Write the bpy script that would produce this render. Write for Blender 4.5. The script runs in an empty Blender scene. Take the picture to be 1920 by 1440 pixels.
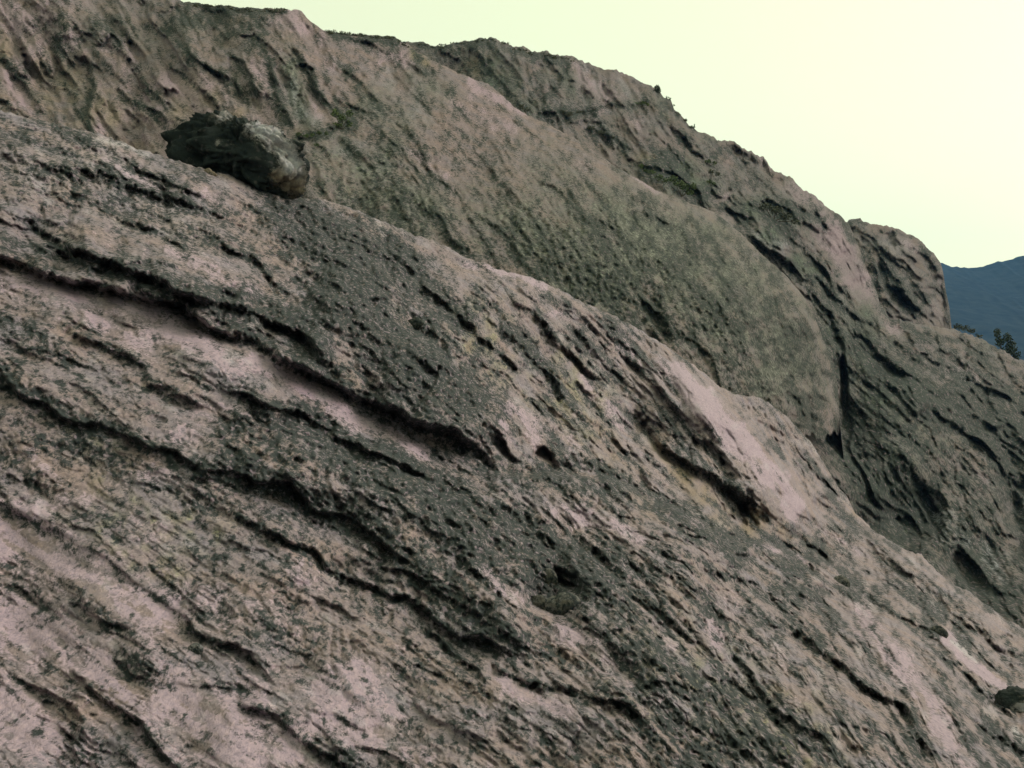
import bpy, bmesh, math, random
import numpy as np
from mathutils import Vector, Matrix

# ------------------------------------------------------------------ camera, sky, sun, exposure
scene = bpy.context.scene
COL = scene.collection
F = 2133.0                      # focal length in photo pixels (photo 1920 x 1440)
CX, CY = 960.0, 720.0
CAM = np.array([0.0, 0.0, 60.0])

cam_data = bpy.data.cameras.new('camera')
cam_data.sensor_width = 36.0
cam_data.lens = 36.0 * F / 1920.0
cam_data.clip_start = 0.2
cam_data.clip_end = 20000.0
cam = bpy.data.objects.new('camera', cam_data)
cam.location = tuple(CAM)
cam.rotation_euler = (math.radians(90), 0, 0)
COL.objects.link(cam)
scene.camera = cam

SUN_EL, SUN_AZ = 28.0, 66.0     # azimuth clockwise from the viewing direction (+Y)
world = bpy.data.worlds.new('World')
scene.world = world
world.use_nodes = True
wn, wl = world.node_tree.nodes, world.node_tree.links
wn.clear()
wo = wn.new('ShaderNodeOutputWorld')
bg = wn.new('ShaderNodeBackground')
sky = wn.new('ShaderNodeTexSky')
sky.sky_type = 'NISHITA'
sky.sun_disc = False
sky.sun_elevation = math.radians(SUN_EL)
sky.sun_rotation = math.radians(SUN_AZ)
sky.air_density = 1.0
sky.dust_density = 3.0
sky.ozone_density = 1.0
SKY_TINT = (0.97, 1.02, 0.71, 1)
tint = wn.new('ShaderNodeMix'); tint.data_type = 'RGBA'; tint.blend_type = 'MULTIPLY'
tint.inputs['Factor'].default_value = 1.0
desat = wn.new('ShaderNodeHueSaturation'); desat.inputs['Saturation'].default_value = 0.35
wl.new(sky.outputs[0], desat.inputs['Color'])
even = wn.new('ShaderNodeMix'); even.data_type = 'RGBA'; even.inputs['Factor'].default_value = 0.52
even.inputs['B'].default_value = (5.6, 5.6, 4.8, 1)
wl.new(desat.outputs[0], even.inputs['A'])
wl.new(even.outputs['Result'], tint.inputs['A'])
tint.inputs['B'].default_value = SKY_TINT
wl.new(tint.outputs['Result'], bg.inputs['Color'])
bg.inputs['Strength'].default_value = 0.15
wl.new(bg.outputs[0], wo.inputs[0])

sd = bpy.data.lights.new('sun', 'SUN')
sd.energy = 1.3
sd.angle = math.radians(35)
sd.color = (1.0, 0.82, 0.86)
so = bpy.data.objects.new('sun', sd)
az, el = math.radians(SUN_AZ), math.radians(SUN_EL)
to_sun = Vector((math.sin(az) * math.cos(el), math.cos(az) * math.cos(el), math.sin(el)))
so.rotation_euler = to_sun.to_track_quat('Z', 'Y').to_euler()
COL.objects.link(so)

vs = scene.view_settings
vs.view_transform = 'Standard'
vs.look = 'None'
vs.gamma = 1.0
vs.use_curve_mapping = False
vs.exposure = 0.62

# ------------------------------------------------------------------ noise canvas (drives the rock relief)
ST = 2.0
X0, X1, Y0, Y1 = -320.0, 2240.0, -320.0, 1760.0
gx = np.arange(X0, X1 + 1, ST); gy = np.arange(Y0, Y1 + 1, ST)
NX, NY = len(gx), len(gy)
PX, PY = np.meshgrid(gx, gy)
PX = PX.astype(np.float32); PY = PY.astype(np.float32)
fx_ = np.fft.rfftfreq(NX, ST); fy_ = np.fft.fftfreq(NY, ST)
FR2 = (fx_[None, :] ** 2 + fy_[:, None] ** 2)

def gnoise(scale, seed, power=None):
    """unit-variance smooth noise; scale = blur sigma in px"""
    r = np.random.default_rng(seed).standard_normal((NY, NX))
    S = np.fft.rfft2(r)
    S *= np.exp(-2 * (math.pi * scale) ** 2 * FR2)
    n = np.fft.irfft2(S, s=(NY, NX))
    return (n / n.std()).astype(np.float32)

def fbm(scale, octs, seed, gain=0.6):
    out = 0; a = 1.0
    for k in range(octs):
        out = out + a * gnoise(scale / 2 ** k, seed + k * 17); a *= gain
    return out / out.std()

def blur(a, s):
    S = np.fft.rfft2(a) * np.exp(-2 * (math.pi * s) ** 2 * FR2)
    return np.fft.irfft2(S, s=(NY, NX)).astype(np.float32)

def sample(field, u, v):
    x = np.clip((u - X0) / ST, 0, NX - 1.001); y = np.clip((v - Y0) / ST, 0, NY - 1.001)
    i = x.astype(np.int32); j = y.astype(np.int32); a = x - i; b = y - j
    return (field[j, i] * (1 - a) * (1 - b) + field[j, i + 1] * a * (1 - b)
            + field[j + 1, i] * (1 - a) * b + field[j + 1, i + 1] * a * b)

def sstep(e0, e1, x):
    t = np.clip((x - e0) / (e1 - e0), 0, 1)
    return t * t * (3 - 2 * t)

def tps(pts, lam=0.01):
    P = np.array(pts, float); xy = P[:, :2] / 1000.0; n = len(P)
    def U(r2): return 0.5 * r2 * np.log(r2 + 1e-9)
    K = U(((xy[:, None] - xy[None]) ** 2).sum(-1)) + lam * np.eye(n)
    A = np.zeros((n + 3, n + 3)); A[:n, :n] = K; A[:n, n] = 1; A[:n, n + 1:] = xy; A[n, :n] = 1; A[n + 1:, :n] = xy.T
    w = np.linalg.solve(A, np.r_[P[:, 2], 0, 0, 0])
    def f(u, v):
        x = u / 1000.0; y = v / 1000.0
        o = w[n] + w[n + 1] * x + w[n + 2] * y
        for k in range(n):
            o = o + w[k] * U((x - xy[k, 0]) ** 2 + (y - xy[k, 1]) ** 2)
        return o
    return f

def idw(pts, u, v):
    num = 0; den = 0
    for (x, y, a) in pts:
        w = 1.0 / (((u - x) ** 2 + (v - y) ** 2) + 60.0 ** 2) ** 1.6 * 1e8
        num = num + w * a; den = den + w
    return num / den

class Flow:
    """advects noise along the grain of the rock so that strata follow it"""
    def __init__(self, pts, step=4.0, K=13):
        th = np.radians(idw(pts, PX, PY)).astype(np.float32)
        self.th = th
        dx, dy = np.cos(th), np.sin(th)
        self.idx = []
        for sgn in (1, -1):
            x, y = PX.copy(), PY.copy()
            for k in range(K):
                i = np.clip(((x - X0) / ST + 0.5).astype(np.int32), 0, NX - 1)
                j = np.clip(((y - Y0) / ST + 0.5).astype(np.int32), 0, NY - 1)
                self.idx.append((j * NX + i, k))
                x = x + sgn * step * dx[j, i]; y = y + sgn * step * dy[j, i]
        self.K = K
    def lic(self, n, k=None, norm=True):
        k = k or self.K
        f = n.ravel(); o = np.zeros((NY, NX), np.float32); wsum = 0
        for ix, q in self.idx:
            if q < k:
                w = 1 - q / k
                o += w * f[ix]; wsum += w
        o /= wsum
        return o / o.std() if norm else o

WU = (gnoise(26, 901) * 4 + gnoise(9, 902) * 1.4 + gnoise(4, 905) * 0.8 + gnoise(2, 907) * 0.6)
WV = (gnoise(26, 903) * 4 + gnoise(9, 904) * 1.4 + gnoise(4, 906) * 0.8 + gnoise(2, 908) * 0.6)

def poly_field(pts, margin):
    """signed distance (positive above the line) and distance along, in a window"""
    P = np.array(pts, float)
    i0 = max(0, int((P[:, 0].min() - margin - X0) / ST)); i1 = min(NX, int((P[:, 0].max() + margin - X0) / ST) + 2)
    j0 = max(0, int((P[:, 1].min() - margin - Y0) / ST)); j1 = min(NY, int((P[:, 1].max() + margin - Y0) / ST) + 2)
    sl = (slice(j0, j1), slice(i0, i1))
    x = PX[sl] + WU[sl]; y = PY[sl] + WV[sl]
    best = np.full(x.shape, 1e9); sdist = np.zeros(x.shape); along = np.zeros(x.shape); L = 0.0
    for a, b in zip(P[:-1], P[1:]):
        d = b - a; l = math.hypot(*d)
        if l < 1e-6: continue
        d = d / l
        px, py = x - a[0], y - a[1]
        t = np.clip(px * d[0] + py * d[1], 0, l)
        qx, qy = px - t * d[0], py - t * d[1]
        dist = np.sqrt(qx * qx + qy * qy)
        side = np.where(d[0] * py - d[1] * px > 0, -1.0, 1.0)
        m = dist < best
        best = np.where(m, dist, best); sdist = np.where(m, dist * side, sdist); along = np.where(m, L + t, along)
        L += l
    return sl, sdist, along, L

def ledge(H, pts, A=14, wa=30, B=10, wb=14, sharp=4.0, taper=0.2, cover=None, dark=0.0, dw=10):
    """rock stands A proud above the line (upper side) and is cut back B below it"""
    sl, d, al, L = poly_field(pts, max(wa, wb) * 3.5 + 14)
    tp = np.clip(np.minimum(al, L - al) / (taper * L + 1e-6), 0, 1); tp = tp * tp * (3 - 2 * tp)
    wob = 0.75 + 0.35 * np.sin(al / 37.0 + pts[0][0]) * np.cos(al / 19.0 + pts[0][1])
    A = A * 1.15; B = B * 1.05; wb = wb * 1.5; sharp = sharp * (1.0 + abs(A) / 60.0)
    t = np.clip(d / sharp * 0.5 + 0.35, 0, 1); t = t * t * (3 - 2 * t)
    h = t * A * np.exp(-np.maximum(d, 0) / wa) - (1 - t) * B * np.exp(np.minimum(d, 0) / wb)
    H[sl] += h * tp * wob
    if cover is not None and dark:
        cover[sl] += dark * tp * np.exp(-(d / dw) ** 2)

def crack(H, pts, D=9, w=3.0, taper=0.15, cover=None, dark=0.0, dw=7):
    sl, d, al, L = poly_field(pts, 24)
    tp = np.clip(np.minimum(al, L - al) / (taper * L + 1e-6), 0, 1)
    H[sl] -= D * tp * np.exp(-(d / w) ** 2)
    if cover is not None and dark:
        cover[sl] += dark * tp * np.exp(-(d / dw) ** 2)

def stroke(Fd, pts, r, val):
    """soft brush stroke added to a field; pts may be one point"""
    if len(pts) == 1: pts = [pts[0], (pts[0][0] + 1, pts[0][1])]
    sl, d, al, L = poly_field(pts, r * 2.2)
    Fd[sl] += val * np.exp(-(d / r) ** 2)

def pit(H, x, y, rx, ry, ang, D, edge=0.35):
    m = max(rx, ry) * 2
    i0 = int((x - m - X0) / ST); i1 = int((x + m - X0) / ST); j0 = int((y - m - Y0) / ST); j1 = int((y + m - Y0) / ST)
    sl = (slice(j0, j1), slice(i0, i1))
    a = math.radians(ang); dx = PX[sl] + WU[sl] * .5 - x; dy = PY[sl] + WV[sl] * .5 - y
    p = (dx * math.cos(a) + dy * math.sin(a)) / rx; q = (-dx * math.sin(a) + dy * math.cos(a)) / ry
    r = np.sqrt(p * p + q * q)
    H[sl] -= D * sstep(1 + edge, 1 - edge, r)

# ------------------------------------------------------------------ helpers for objects
def tag(o, label=None, cat=None, group=None, kind=None):
    if label: o['label'] = label
    if cat: o['category'] = cat
    if group: o['group'] = group
    if kind: o['kind'] = kind
    return o

def make_mesh(name, V, Fc, mat, smooth=True, attrs=None):
    me = bpy.data.meshes.new(name)
    V = np.asarray(V, np.float32); Fc = np.asarray(Fc, np.int32)
    k = Fc.shape[1]
    me.vertices.add(len(V)); me.vertices.foreach_set('co', V.ravel())
    me.loops.add(Fc.size); me.loops.foreach_set('vertex_index', Fc.ravel())
    me.polygons.add(len(Fc)); me.polygons.foreach_set('loop_start', np.arange(0, Fc.size, k, dtype=np.int32))
    if smooth: me.polygons.foreach_set('use_smooth', np.ones(len(Fc), bool))
    me.update(calc_edges=True)
    for an, arr in (attrs or {}).items():
        at = me.attributes.new(an, 'FLOAT_COLOR', 'POINT')
        at.data.foreach_set('color', np.asarray(arr, np.float32).ravel())
    me.materials.append(mat)
    o = bpy.data.objects.new(name, me)
    COL.objects.link(o)
    return o

def unproject(u, v, d):
    return np.stack([CAM[0] + d * (u - CX) / F, CAM[1] + d, CAM[2] + d * (CY - v) / F], -1)

# ------------------------------------------------------------------ materials
def nt(mat):
    mat.use_nodes = True
    n = mat.node_tree.nodes; l = mat.node_tree.links
    n.clear()
    out = n.new('ShaderNodeOutputMaterial'); b = n.new('ShaderNodeBsdfPrincipled')
    l.new(b.outputs[0], out.inputs[0])
    return n, l, b, out

def mixc(n, l, fac, a, b, mode='MIX'):
    m = n.new('ShaderNodeMix'); m.data_type = 'RGBA'; m.blend_type = mode
    for sock, val in (('Factor', fac), ('A', a), ('B', b)):
        if isinstance(val, (int, float)): m.inputs[sock].default_value = val
        elif isinstance(val, tuple): m.inputs[sock].default_value = (*val, 1) if len(val) == 3 else val
        else: l.new(val, m.inputs[sock])
    return m.outputs['Result']

def noise(n, l, scale, detail=6, rough=0.6, dist=0.0, vec=None):
    t = n.new('ShaderNodeTexNoise'); t.inputs['Scale'].default_value = scale
    t.inputs['Detail'].default_value = detail; t.inputs['Roughness'].default_value = rough
    t.inputs['Distortion'].default_value = dist
    if vec is None:
        tc = n.new('ShaderNodeTexCoord'); vec = tc.outputs['Object']
    l.new(vec, t.inputs['Vector'])
    return t.outputs['Fac']

def ramp(n, l, src, stops):
    r = n.new('ShaderNodeValToRGB'); l.new(src, r.inputs[0])
    e = r.color_ramp.elements
    e[0].position, e[0].color = stops[0][0], (*stops[0][1], 1)
    e[1].position, e[1].color = stops[-1][0], (*stops[-1][1], 1)
    for p, c in stops[1:-1]:
        x = e.new(p); x.color = (*c, 1)
    return r.outputs[0]

def rock_material(name, mid, bare, green, ochre, darkc, pale, nscale, bump, fleck=0.75, ros_t=0.60):
    m = bpy.data.materials.new(name); n, l, b, out = nt(m)
    a1 = n.new('ShaderNodeAttribute'); a1.attribute_name = 'cover'
    s1 = n.new('ShaderNodeSeparateColor'); l.new(a1.outputs['Color'], s1.inputs[0])
    a2 = n.new('ShaderNodeAttribute'); a2.attribute_name = 'grain'
    s2 = n.new('ShaderNodeSeparateColor'); l.new(a2.outputs['Color'], s2.inputs[0])
    tc = n.new('ShaderNodeTexCoord'); mp = n.new('ShaderNodeMapping'); mp.inputs['Scale'].default_value = (1, 0.42, 1)
    l.new(tc.outputs['Object'], mp.inputs['Vector']); VV = mp.outputs[0]
    n1 = noise(n, l, nscale, 6, 0.85, vec=VV)
    n2 = noise(n, l, nscale * 0.09, 6, 0.6)
    n3 = noise(n, l, nscale * 1.7, 3, 0.7, 0.6, vec=VV)
    def math_(op, a, b_=None, c_=None):
        q = n.new('ShaderNodeMath'); q.operation = op
        for k_, x in enumerate((a, b_, c_)):
            if x is None: continue
            if isinstance(x, (int, float)): q.inputs[k_].default_value = x
            else: l.new(x, q.inputs[k_])
        return q.outputs[0]
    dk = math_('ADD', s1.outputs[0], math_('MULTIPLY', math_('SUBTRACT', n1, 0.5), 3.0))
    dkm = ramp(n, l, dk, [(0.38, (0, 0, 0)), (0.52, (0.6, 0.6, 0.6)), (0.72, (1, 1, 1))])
    c = mixc(n, l, ramp(n, l, n2, [(0.35, (0, 0, 0)), (0.65, (1, 1, 1))]), mid, tuple(x * y for x, y in zip(mid, (1.16, 1.02, 0.86))))
    bm_ = math_('ADD', s1.outputs[1], math_('MULTIPLY', math_('SUBTRACT', n3, 0.5), 1.7))
    c = mixc(n, l, ramp(n, l, bm_, [(0.34, (0, 0, 0)), (0.62, (1, 1, 1))]), c, bare)
    c = mixc(n, l, s1.outputs[2], c, green)
    c = mixc(n, l, a1.outputs['Alpha'], c, ochre)
    c = mixc(n, l, s2.outputs[0], c, pale)
    # small yellow-green lichen rosettes where the green crust is
    ros = math_('MULTIPLY', ramp(n, l, noise(n, l, nscale * 0.8, 1, 0.5, vec=VV), [(ros_t, (0, 0, 0)), (ros_t + 0.08, (1, 1, 1))]), math_('MULTIPLY', s1.outputs[2], 0.85))
    c = mixc(n, l, ros, c, tuple(min(1, x * 2.1) for x in green))
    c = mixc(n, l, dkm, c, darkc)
    fl = math_('MULTIPLY', ramp(n, l, noise(n, l, nscale * 1.1, 1, 0.5, vec=VV), [(0.625, (0, 0, 0)), (0.70, (1, 1, 1))]), math_('MULTIPLY', dkm, fleck))
    c = mixc(n, l, fl, c, tuple(x * .75 for x in bare))
    v = ramp(n, l, n3, [(0.28, (0.58, 0.60, 0.64)), (0.5, (1, 1, 1)), (0.72, (1.32, 1.27, 1.18))])
    c = mixc(n, l, 0.9, c, v, 'MULTIPLY')
    l.new(c, b.inputs['Base Color'])
    b.inputs['Roughness'].default_value = 0.92
    b.inputs['Specular IOR Level'].default_value = 0.2
    bp = n.new('ShaderNodeBump'); bp.inputs['Strength'].default_value = 0.8; bp.inputs['Distance'].default_value = bump
    l.new(math_('ADD', n1, math_('MULTIPLY', n3, 0.4)), bp.inputs['Height']); l.new(bp.outputs[0], b.inputs['Normal'])
    return m

DARK = (0.034, 0.042, 0.046)
M_FORE = rock_material('lichen_rock', (0.242, 0.210, 0.258), (0.375, 0.292, 0.365), (0.22, 0.22, 0.12), (0.24, 0.185, 0.15), DARK, (0.50, 0.47, 0.53), 11.0, 0.075)
M_DOME = rock_material('green_lichen_rock', (0.225, 0.188, 0.222), (0.35, 0.262, 0.320), (0.122, 0.128, 0.112), (0.27, 0.22, 0.15), (0.030, 0.040, 0.036), (0.27, 0.30, 0.33), 4.2, 0.34, 0.4, 0.555)
M_BOULDER = rock_material('dark_boulder_rock', (0.12, 0.115, 0.12), (0.36, 0.29, 0.31), (0.09, 0.10, 0.07), (0.26, 0.19, 0.13), (0.020, 0.027, 0.028), (0.46, 0.45, 0.50), 5.0, 0.12, 0.15)
M_RIDGE = rock_material('ridge_rock', (0.185, 0.156, 0.188), (0.32, 0.238, 0.292), (0.085, 0.105, 0.085), (0.25, 0.20, 0.14), (0.028, 0.038, 0.036), (0.32, 0.33, 0.38), 2.4, 0.55)

# ------------------------------------------------------------------ layered rock masses
def curve(pts):
    P = np.array(pts, float)
    def f(u): return np.interp(u, P[:, 0], P[:, 1])
    return f

def layer(name, mat, top, bottom, depth_fn, H, cover, grain, u0, u1, rim, seed, jag=1.0, sp=1.93, label=None, cover_a=None, backlen=1.0):
    us = np.r_[np.arange(u0, -30, 9.0) if u0 < -30 else [], np.arange(max(u0, -30), min(u1, 1950), sp),
               np.arange(1950, u1, 9.0) if u1 > 1950 else []]
    rng = np.random.default_rng(seed)
    def n1d(scale):
        k = np.arange(-3200, 5200, scale); r = rng.standard_normal(len(k))
        return np.interp(us, k, r)
    jit = (n1d(34) * 1.6 + n1d(13) * 1.4 + n1d(5.5) * 0.9 + n1d(2.8) * 0.6 + np.maximum(n1d(8) - 1.1, 0) * -2.5) * jag
    yt = top(us) + jit
    ybase = top(us)
    slope = np.gradient(ybase, us); slope = np.convolve(np.pad(slope, 6, mode='edge'), np.ones(13) / 13, 'valid')
    cosn = 1 / np.sqrt(1 + slope ** 2)
    yb = bottom(us)
    smax = float((yb - yt).max())
    s_dense = np.arange(0, min(smax, 1480), sp)
    s = list(s_dense); x = s[-1]; stp = sp
    while x < smax:
        stp = min(stp * 1.25, 24); x += stp; s.append(x)
    s = np.array(s)
    nb = 14
    U = us[None, :] + 0 * s[:, None]; V = yt[None, :] + s[:, None]
    S = s[:, None] * cosn[None, :]
    Vc = np.minimum(V, 1700)
    lb = depth_fn(U, Vc)
    base = np.exp(lb)
    g = np.hypot(depth_fn(U + 8, Vc) - lb, depth_fn(U, Vc + 8) - lb) / 8 * F
    lift = np.clip(np.sqrt(0.35 + g * g), 0.8, 2.5)      # relief stands out along the surface normal
    print(name, 'tilt', np.percentile(g, [5, 50, 95]))
    fade = sstep(0, 16, S) * 0.75 + 0.25
    h = sample(H, U, V) * fade
    def surf(u, v, extra_h=0.0):
        u = np.array([float(u)]); v = np.array([float(v)])
        gg = math.hypot(float((depth_fn(u + 8, v) - depth_fn(u, v))[0]), float((depth_fn(u, v + 8) - depth_fn(u, v))[0])) / 8 * F
        lf = min(max(math.sqrt(.35 + gg * gg), .8), 2.5)
        sl = float(np.interp(u, us, slope)[0]); S_ = max(0.0, float(v[0] - top(u)[0])) / math.sqrt(1 + sl * sl)
        qq = min(max(1 - S_ / rim, 0), 1)
        return float(np.exp(depth_fn(u, v))[0]) * math.exp((rim * (1 - math.sqrt(1 - qq * qq)) - float(sample(H, u, v)[0]) * lf * (sstep(0, 16, S_) * .75 + .25)) / F)
    q = np.clip(1 - S / rim, 0, 1)
    extra = rim * (1 - np.sqrt(np.clip(1 - q * q, 0, 1)))
    d = base * np.exp((extra - h * lift) / F)
    # far side of the crest
    k = np.arange(nb, 0, -1)[:, None]
    fr = (k / nb)
    db = d[0][None, :] * np.exp(rim * (1.2 * fr + 2.8 * fr ** 2) * backlen / F * (1 + 0.0 * us[None, :]))
    vb = V[0][None, :] + 2.0 + 60 * fr ** 1.5 * np.ones_like(us)[None, :] + rng.standard_normal((nb, len(us))) * 0.4
    ub = us[None, :] + 0 * fr
    Ua = np.vstack([ub, U]); Va = np.vstack([vb, V]); Da = np.vstack([db, d])
    keep_v = np.vstack([np.ones_like(ub, bool), (V < yb[None, :])])
    R, C = Ua.shape
    if yb.max() > 2000:      # the slope runs on under the viewer
        pass
    pos = unproject(Ua, Va, Da).reshape(-1, 3)
    cov = np.stack([sample(c, Ua, Va) for c in cover], -1).reshape(-1, 4)
    gr = np.zeros((R * C, 4), np.float32); gr[:, 0] = sample(grain, Ua, Va).ravel(); gr[:, 3] = 1
    ii = np.arange(R * C).reshape(R, C)
    fk = keep_v[:-1, :-1] & keep_v[1:, 1:] & keep_v[1:, :-1] & keep_v[:-1, 1:]
    a, b_, c_, d_ = ii[:-1, :-1][fk], ii[1:, :-1][fk], ii[1:, 1:][fk], ii[:-1, 1:][fk]
    Q = np.stack([a, b_, c_, d_], -1)
    used = np.zeros(R * C, bool); used[Q.ravel()] = True
    remap = np.cumsum(used) - 1
    o = make_mesh(name, pos[used], remap[Q], mat, True, {'cover': cov[used], 'grain': gr[used]})
    tag(o, label=label, kind='structure')
    return surf

def speckle(P, N, soft=0.12):
    """lichen density, plus any painted shade, for the shader: 0.5 = half covered"""
    return np.clip(0.5 + (np.clip(P, 0, 1.0) - 0.5) * 0.98 + N * 0.15, 0, 0.76).astype(np.float32)

def facets(along, across, ang, seed, tilt=1.0):
    """broken rock faces: stretched cells, each with its own height and tilt"""
    rng = np.random.default_rng(seed)
    a = math.radians(ang); ca, sa = math.cos(a), math.sin(a)
    x = PX + WU * 1.2; y = PY + WV * 1.2
    p = (x * ca + y * sa) / along; q = (-x * sa + y * ca) / across
    T = 256
    jx, jy, hh, tx, ty = [rng.random((T, T)).astype(np.float32) for _ in range(5)]
    ip, iq = np.floor(p).astype(int), np.floor(q).astype(int)
    best = np.full(p.shape, 1e9, np.float32); out = np.zeros(p.shape, np.float32)
    for da in (-1, 0, 1):
        for db in (-1, 0, 1):
            ci, cj = (ip + da) % T, (iq + db) % T
            dx = p - (ip + da + jx[ci, cj]); dy = q - (iq + db + jy[ci, cj])
            d = dx * dx + dy * dy
            m = d < best
            best = np.where(m, d, best)
            out = np.where(m, (hh[ci, cj] - .5) + tilt * ((tx[ci, cj] - .5) * dx + (ty[ci, cj] - .3) * dy), out)
    out = blur(out, 1.3)
    return out / out.std()

def minor_ledges(Hf, cover, flow, n, box, Lr, Ar, seed, inside=None, dark=.25):
    rg_ = random.Random(seed); k = 0
    while k < n:
        x, y = rg_.uniform(box[0], box[2]), rg_.uniform(box[1], box[3])
        if inside and not inside(x, y): continue
        k += 1; L = rg_.uniform(*Lr); pts = [(x, y)]; t = 0; bend = rg_.uniform(-.15, .15)
        while t < L:
            i = int((x - X0) / ST); j = int((y - Y0) / ST)
            if not (0 <= i < NX and 0 <= j < NY): break
            a = float(flow.th[j, i]) + bend + rg_.gauss(0, .16); st = rg_.uniform(8, 18)
            x += math.cos(a) * st; y += math.sin(a) * st; t += st; pts.append((x, y))
        if len(pts) < 3: continue
        A = rg_.uniform(*Ar)
        ledge(Hf, pts, A=A, wa=rg_.uniform(7, 20), B=A * rg_.uniform(.4, .9), wb=rg_.uniform(3, 7), sharp=2.6, taper=.35, cover=cover, dark=dark * rg_.random() ** .5, dw=rg_.uniform(3, 8))

# ================================================================== FOREGROUND SLOPE
FORE_TOP = [(-320, 130), (0, 208), (60, 222), (120, 236), (180, 250), (230, 268), (290, 290), (330, 300), (400, 322), (450, 338), (500, 350), (560, 368),
            (620, 378), (700, 408), (760, 432), (800, 446), (850, 470), (900, 493), (950, 508), (1000, 522), (1050, 545), (1100, 570), (1150, 592), (1200, 618),
            (1240, 642), (1279, 668), (1312, 692), (1350, 725), (1380, 736), (1421, 744), (1462, 770), (1500, 804), (1530, 845), (1560, 894), (1590, 931),
            (1603, 961), (1642, 997), (1684, 1020), (1730, 1045), (1777, 1085), (1819, 1112), (1852, 1135), (1920, 1181), (2240, 1330)]
ftop = curve(FORE_TOP)
fore_flow = Flow([(0, 300, 16), (0, 800, 26), (0, 1300, 36), (500, 500, 29), (250, 550, 18), (500, 900, 26), (500, 1300, 36), (900, 600, 44), (1100, 850, 48), (1300, 800, 54), (1420, 880, 60),
                  (700, 1000, 30), (1000, 1200, 36), (1300, 1200, 50), (1600, 1300, 56), (1500, 1050, 34), (1800, 1180, 42), (1900, 1400, 50), (700, 380, 28), (1250, 1000, 30), (1700, 1380, 60)])
Z = np.zeros((NY, NX), np.float32)
H = Z.copy()
n_big = gnoise(60, 1); n_mid = fore_flow.lic(gnoise(16, 2)); n_sm = fore_flow.lic(gnoise(7, 3)); n_fine = fore_flow.lic(gnoise(3.2, 4), 8); n_gran = gnoise(2.6, 5); n_gran2 = gnoise(5.5, 6)
strk = fore_flow.lic(gnoise(5, 7)); strk2 = fore_flow.lic(gnoise(11, 8))
rid = 1 - np.abs(strk); rid2 = 1 - np.abs(strk2)
region_right = sstep(780, 1250, PX + 0.35 * (PY - 900) * 0)      # strongly streaked part
wR = region_right; H += n_big * 10 + n_mid * (3.5 + 3.5 * wR) + n_sm * (1.6 + 1.6 * wR) + n_fine * (1.2 + 1.2 * wR) + fore_flow.lic(gnoise(2.2, 24)) * (.5 + 1.3 * wR)
H += facets(90, 24, 30, 21) * (1.8 + 1.6 * wR) + facets(34, 9, 42, 22) * (.9 + .9 * wR) * sstep(-1, 1, gnoise(40, 23)) * 1.3
H -= np.clip(rid - 0.72, 0, 1) * (12 + 14 * region_right)
H -= np.clip(rid2 - 0.8, 0, 1) * 26 * (0.35 + 0.65 * region_right)
# stepped strata: terraces that follow the grain
ph = (fore_flow.lic(gnoise(26, 9)) * 1.0 + n_sm * .10 + n_gran2 * .05 + (PY * 0.90 - PX * 0.42) / 120.0)
saw = ph - np.floor(ph)
terr = saw ** 2.2
H += -(blur(terr, 2.2) - 0.3) * 11 * sstep(0, 1.2, gnoise(40, 10))
P = Z + 0.39           # dark lichen density
BARE = Z.copy(); GRN = Z.copy(); OCH = Z.copy(); PALE = Z.copy()
for pts, r, v in [([(630, 560), (760, 680), (900, 800)], 60, 16), ([(1270, 700), (1390, 830), (1480, 950)], 46, 34), ([(1190, 790), (1290, 890), (1390, 970)], 30, -26), ([(960, 910), (1200, 970), (1400, 1060), (1600, 1200)], 55, 14),
                  ([(680, 775), (800, 830), (900, 870)], 26, -14), ([(430, 850), (600, 880), (760, 960)], 50, 12), ([(800, 1080), (950, 1160)], 60, 12), ([(1650, 1180), (1780, 1340), (1830, 1460)], 40, 16), ([(250, 520), (420, 560)], 24, 8),
                  ([(560, 860), (700, 900), (860, 1000), (960, 1120)], 60, 14), ([(1000, 1040), (1150, 1120), (1260, 1260)], 50, 12), ([(1330, 1120), (1500, 1260), (1640, 1420)], 55, 12), ([(560, 1010), (700, 1090), (840, 1180), (960, 1260)], 20, -9), ([(380, 340), (560, 430), (700, 540)], 70, 10), ([(660, 1290)], 90, 10), ([(80, 1080), (260, 1180)], 60, 8), ([(450, 640), (560, 690)], 30, 6), ([(1650, 1030), (1800, 1130), (1920, 1220)], 26, 14)]:
    stroke(H, pts, r, v * 1.9)
# --- main overhang and the strata above it
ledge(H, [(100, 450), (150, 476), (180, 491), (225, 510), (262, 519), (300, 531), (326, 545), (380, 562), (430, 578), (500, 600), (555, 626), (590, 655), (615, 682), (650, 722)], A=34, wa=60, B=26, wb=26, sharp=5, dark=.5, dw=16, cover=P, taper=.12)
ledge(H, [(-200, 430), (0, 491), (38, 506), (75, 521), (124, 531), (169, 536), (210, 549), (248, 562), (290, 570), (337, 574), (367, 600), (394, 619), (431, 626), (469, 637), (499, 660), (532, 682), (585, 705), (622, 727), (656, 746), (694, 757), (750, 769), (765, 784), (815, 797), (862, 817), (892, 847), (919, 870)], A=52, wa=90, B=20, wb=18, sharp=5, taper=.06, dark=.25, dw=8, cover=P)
ledge(H, [(0, 407), (49, 412), (94, 442), (131, 465), (165, 484), (202, 491), (240, 510), (277, 525), (319, 540)], A=14, wa=22, B=8, wb=8, dark=.4, dw=8, cover=P)
ledge(H, [(221, 405), (262, 424), (311, 450), (345, 480), (356, 512)], A=7, wa=20, B=5, wb=6, dark=.25, cover=P)
ledge(H, [(345, 435), (412, 469), (469, 484), (499, 514), (540, 545), (570, 565)], A=10, wa=22, B=7, wb=8, dark=.3, cover=P)
ledge(H, [(60, 452), (110, 470), (165, 500), (215, 520)], A=9, wa=14, B=6, wb=8)
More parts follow.
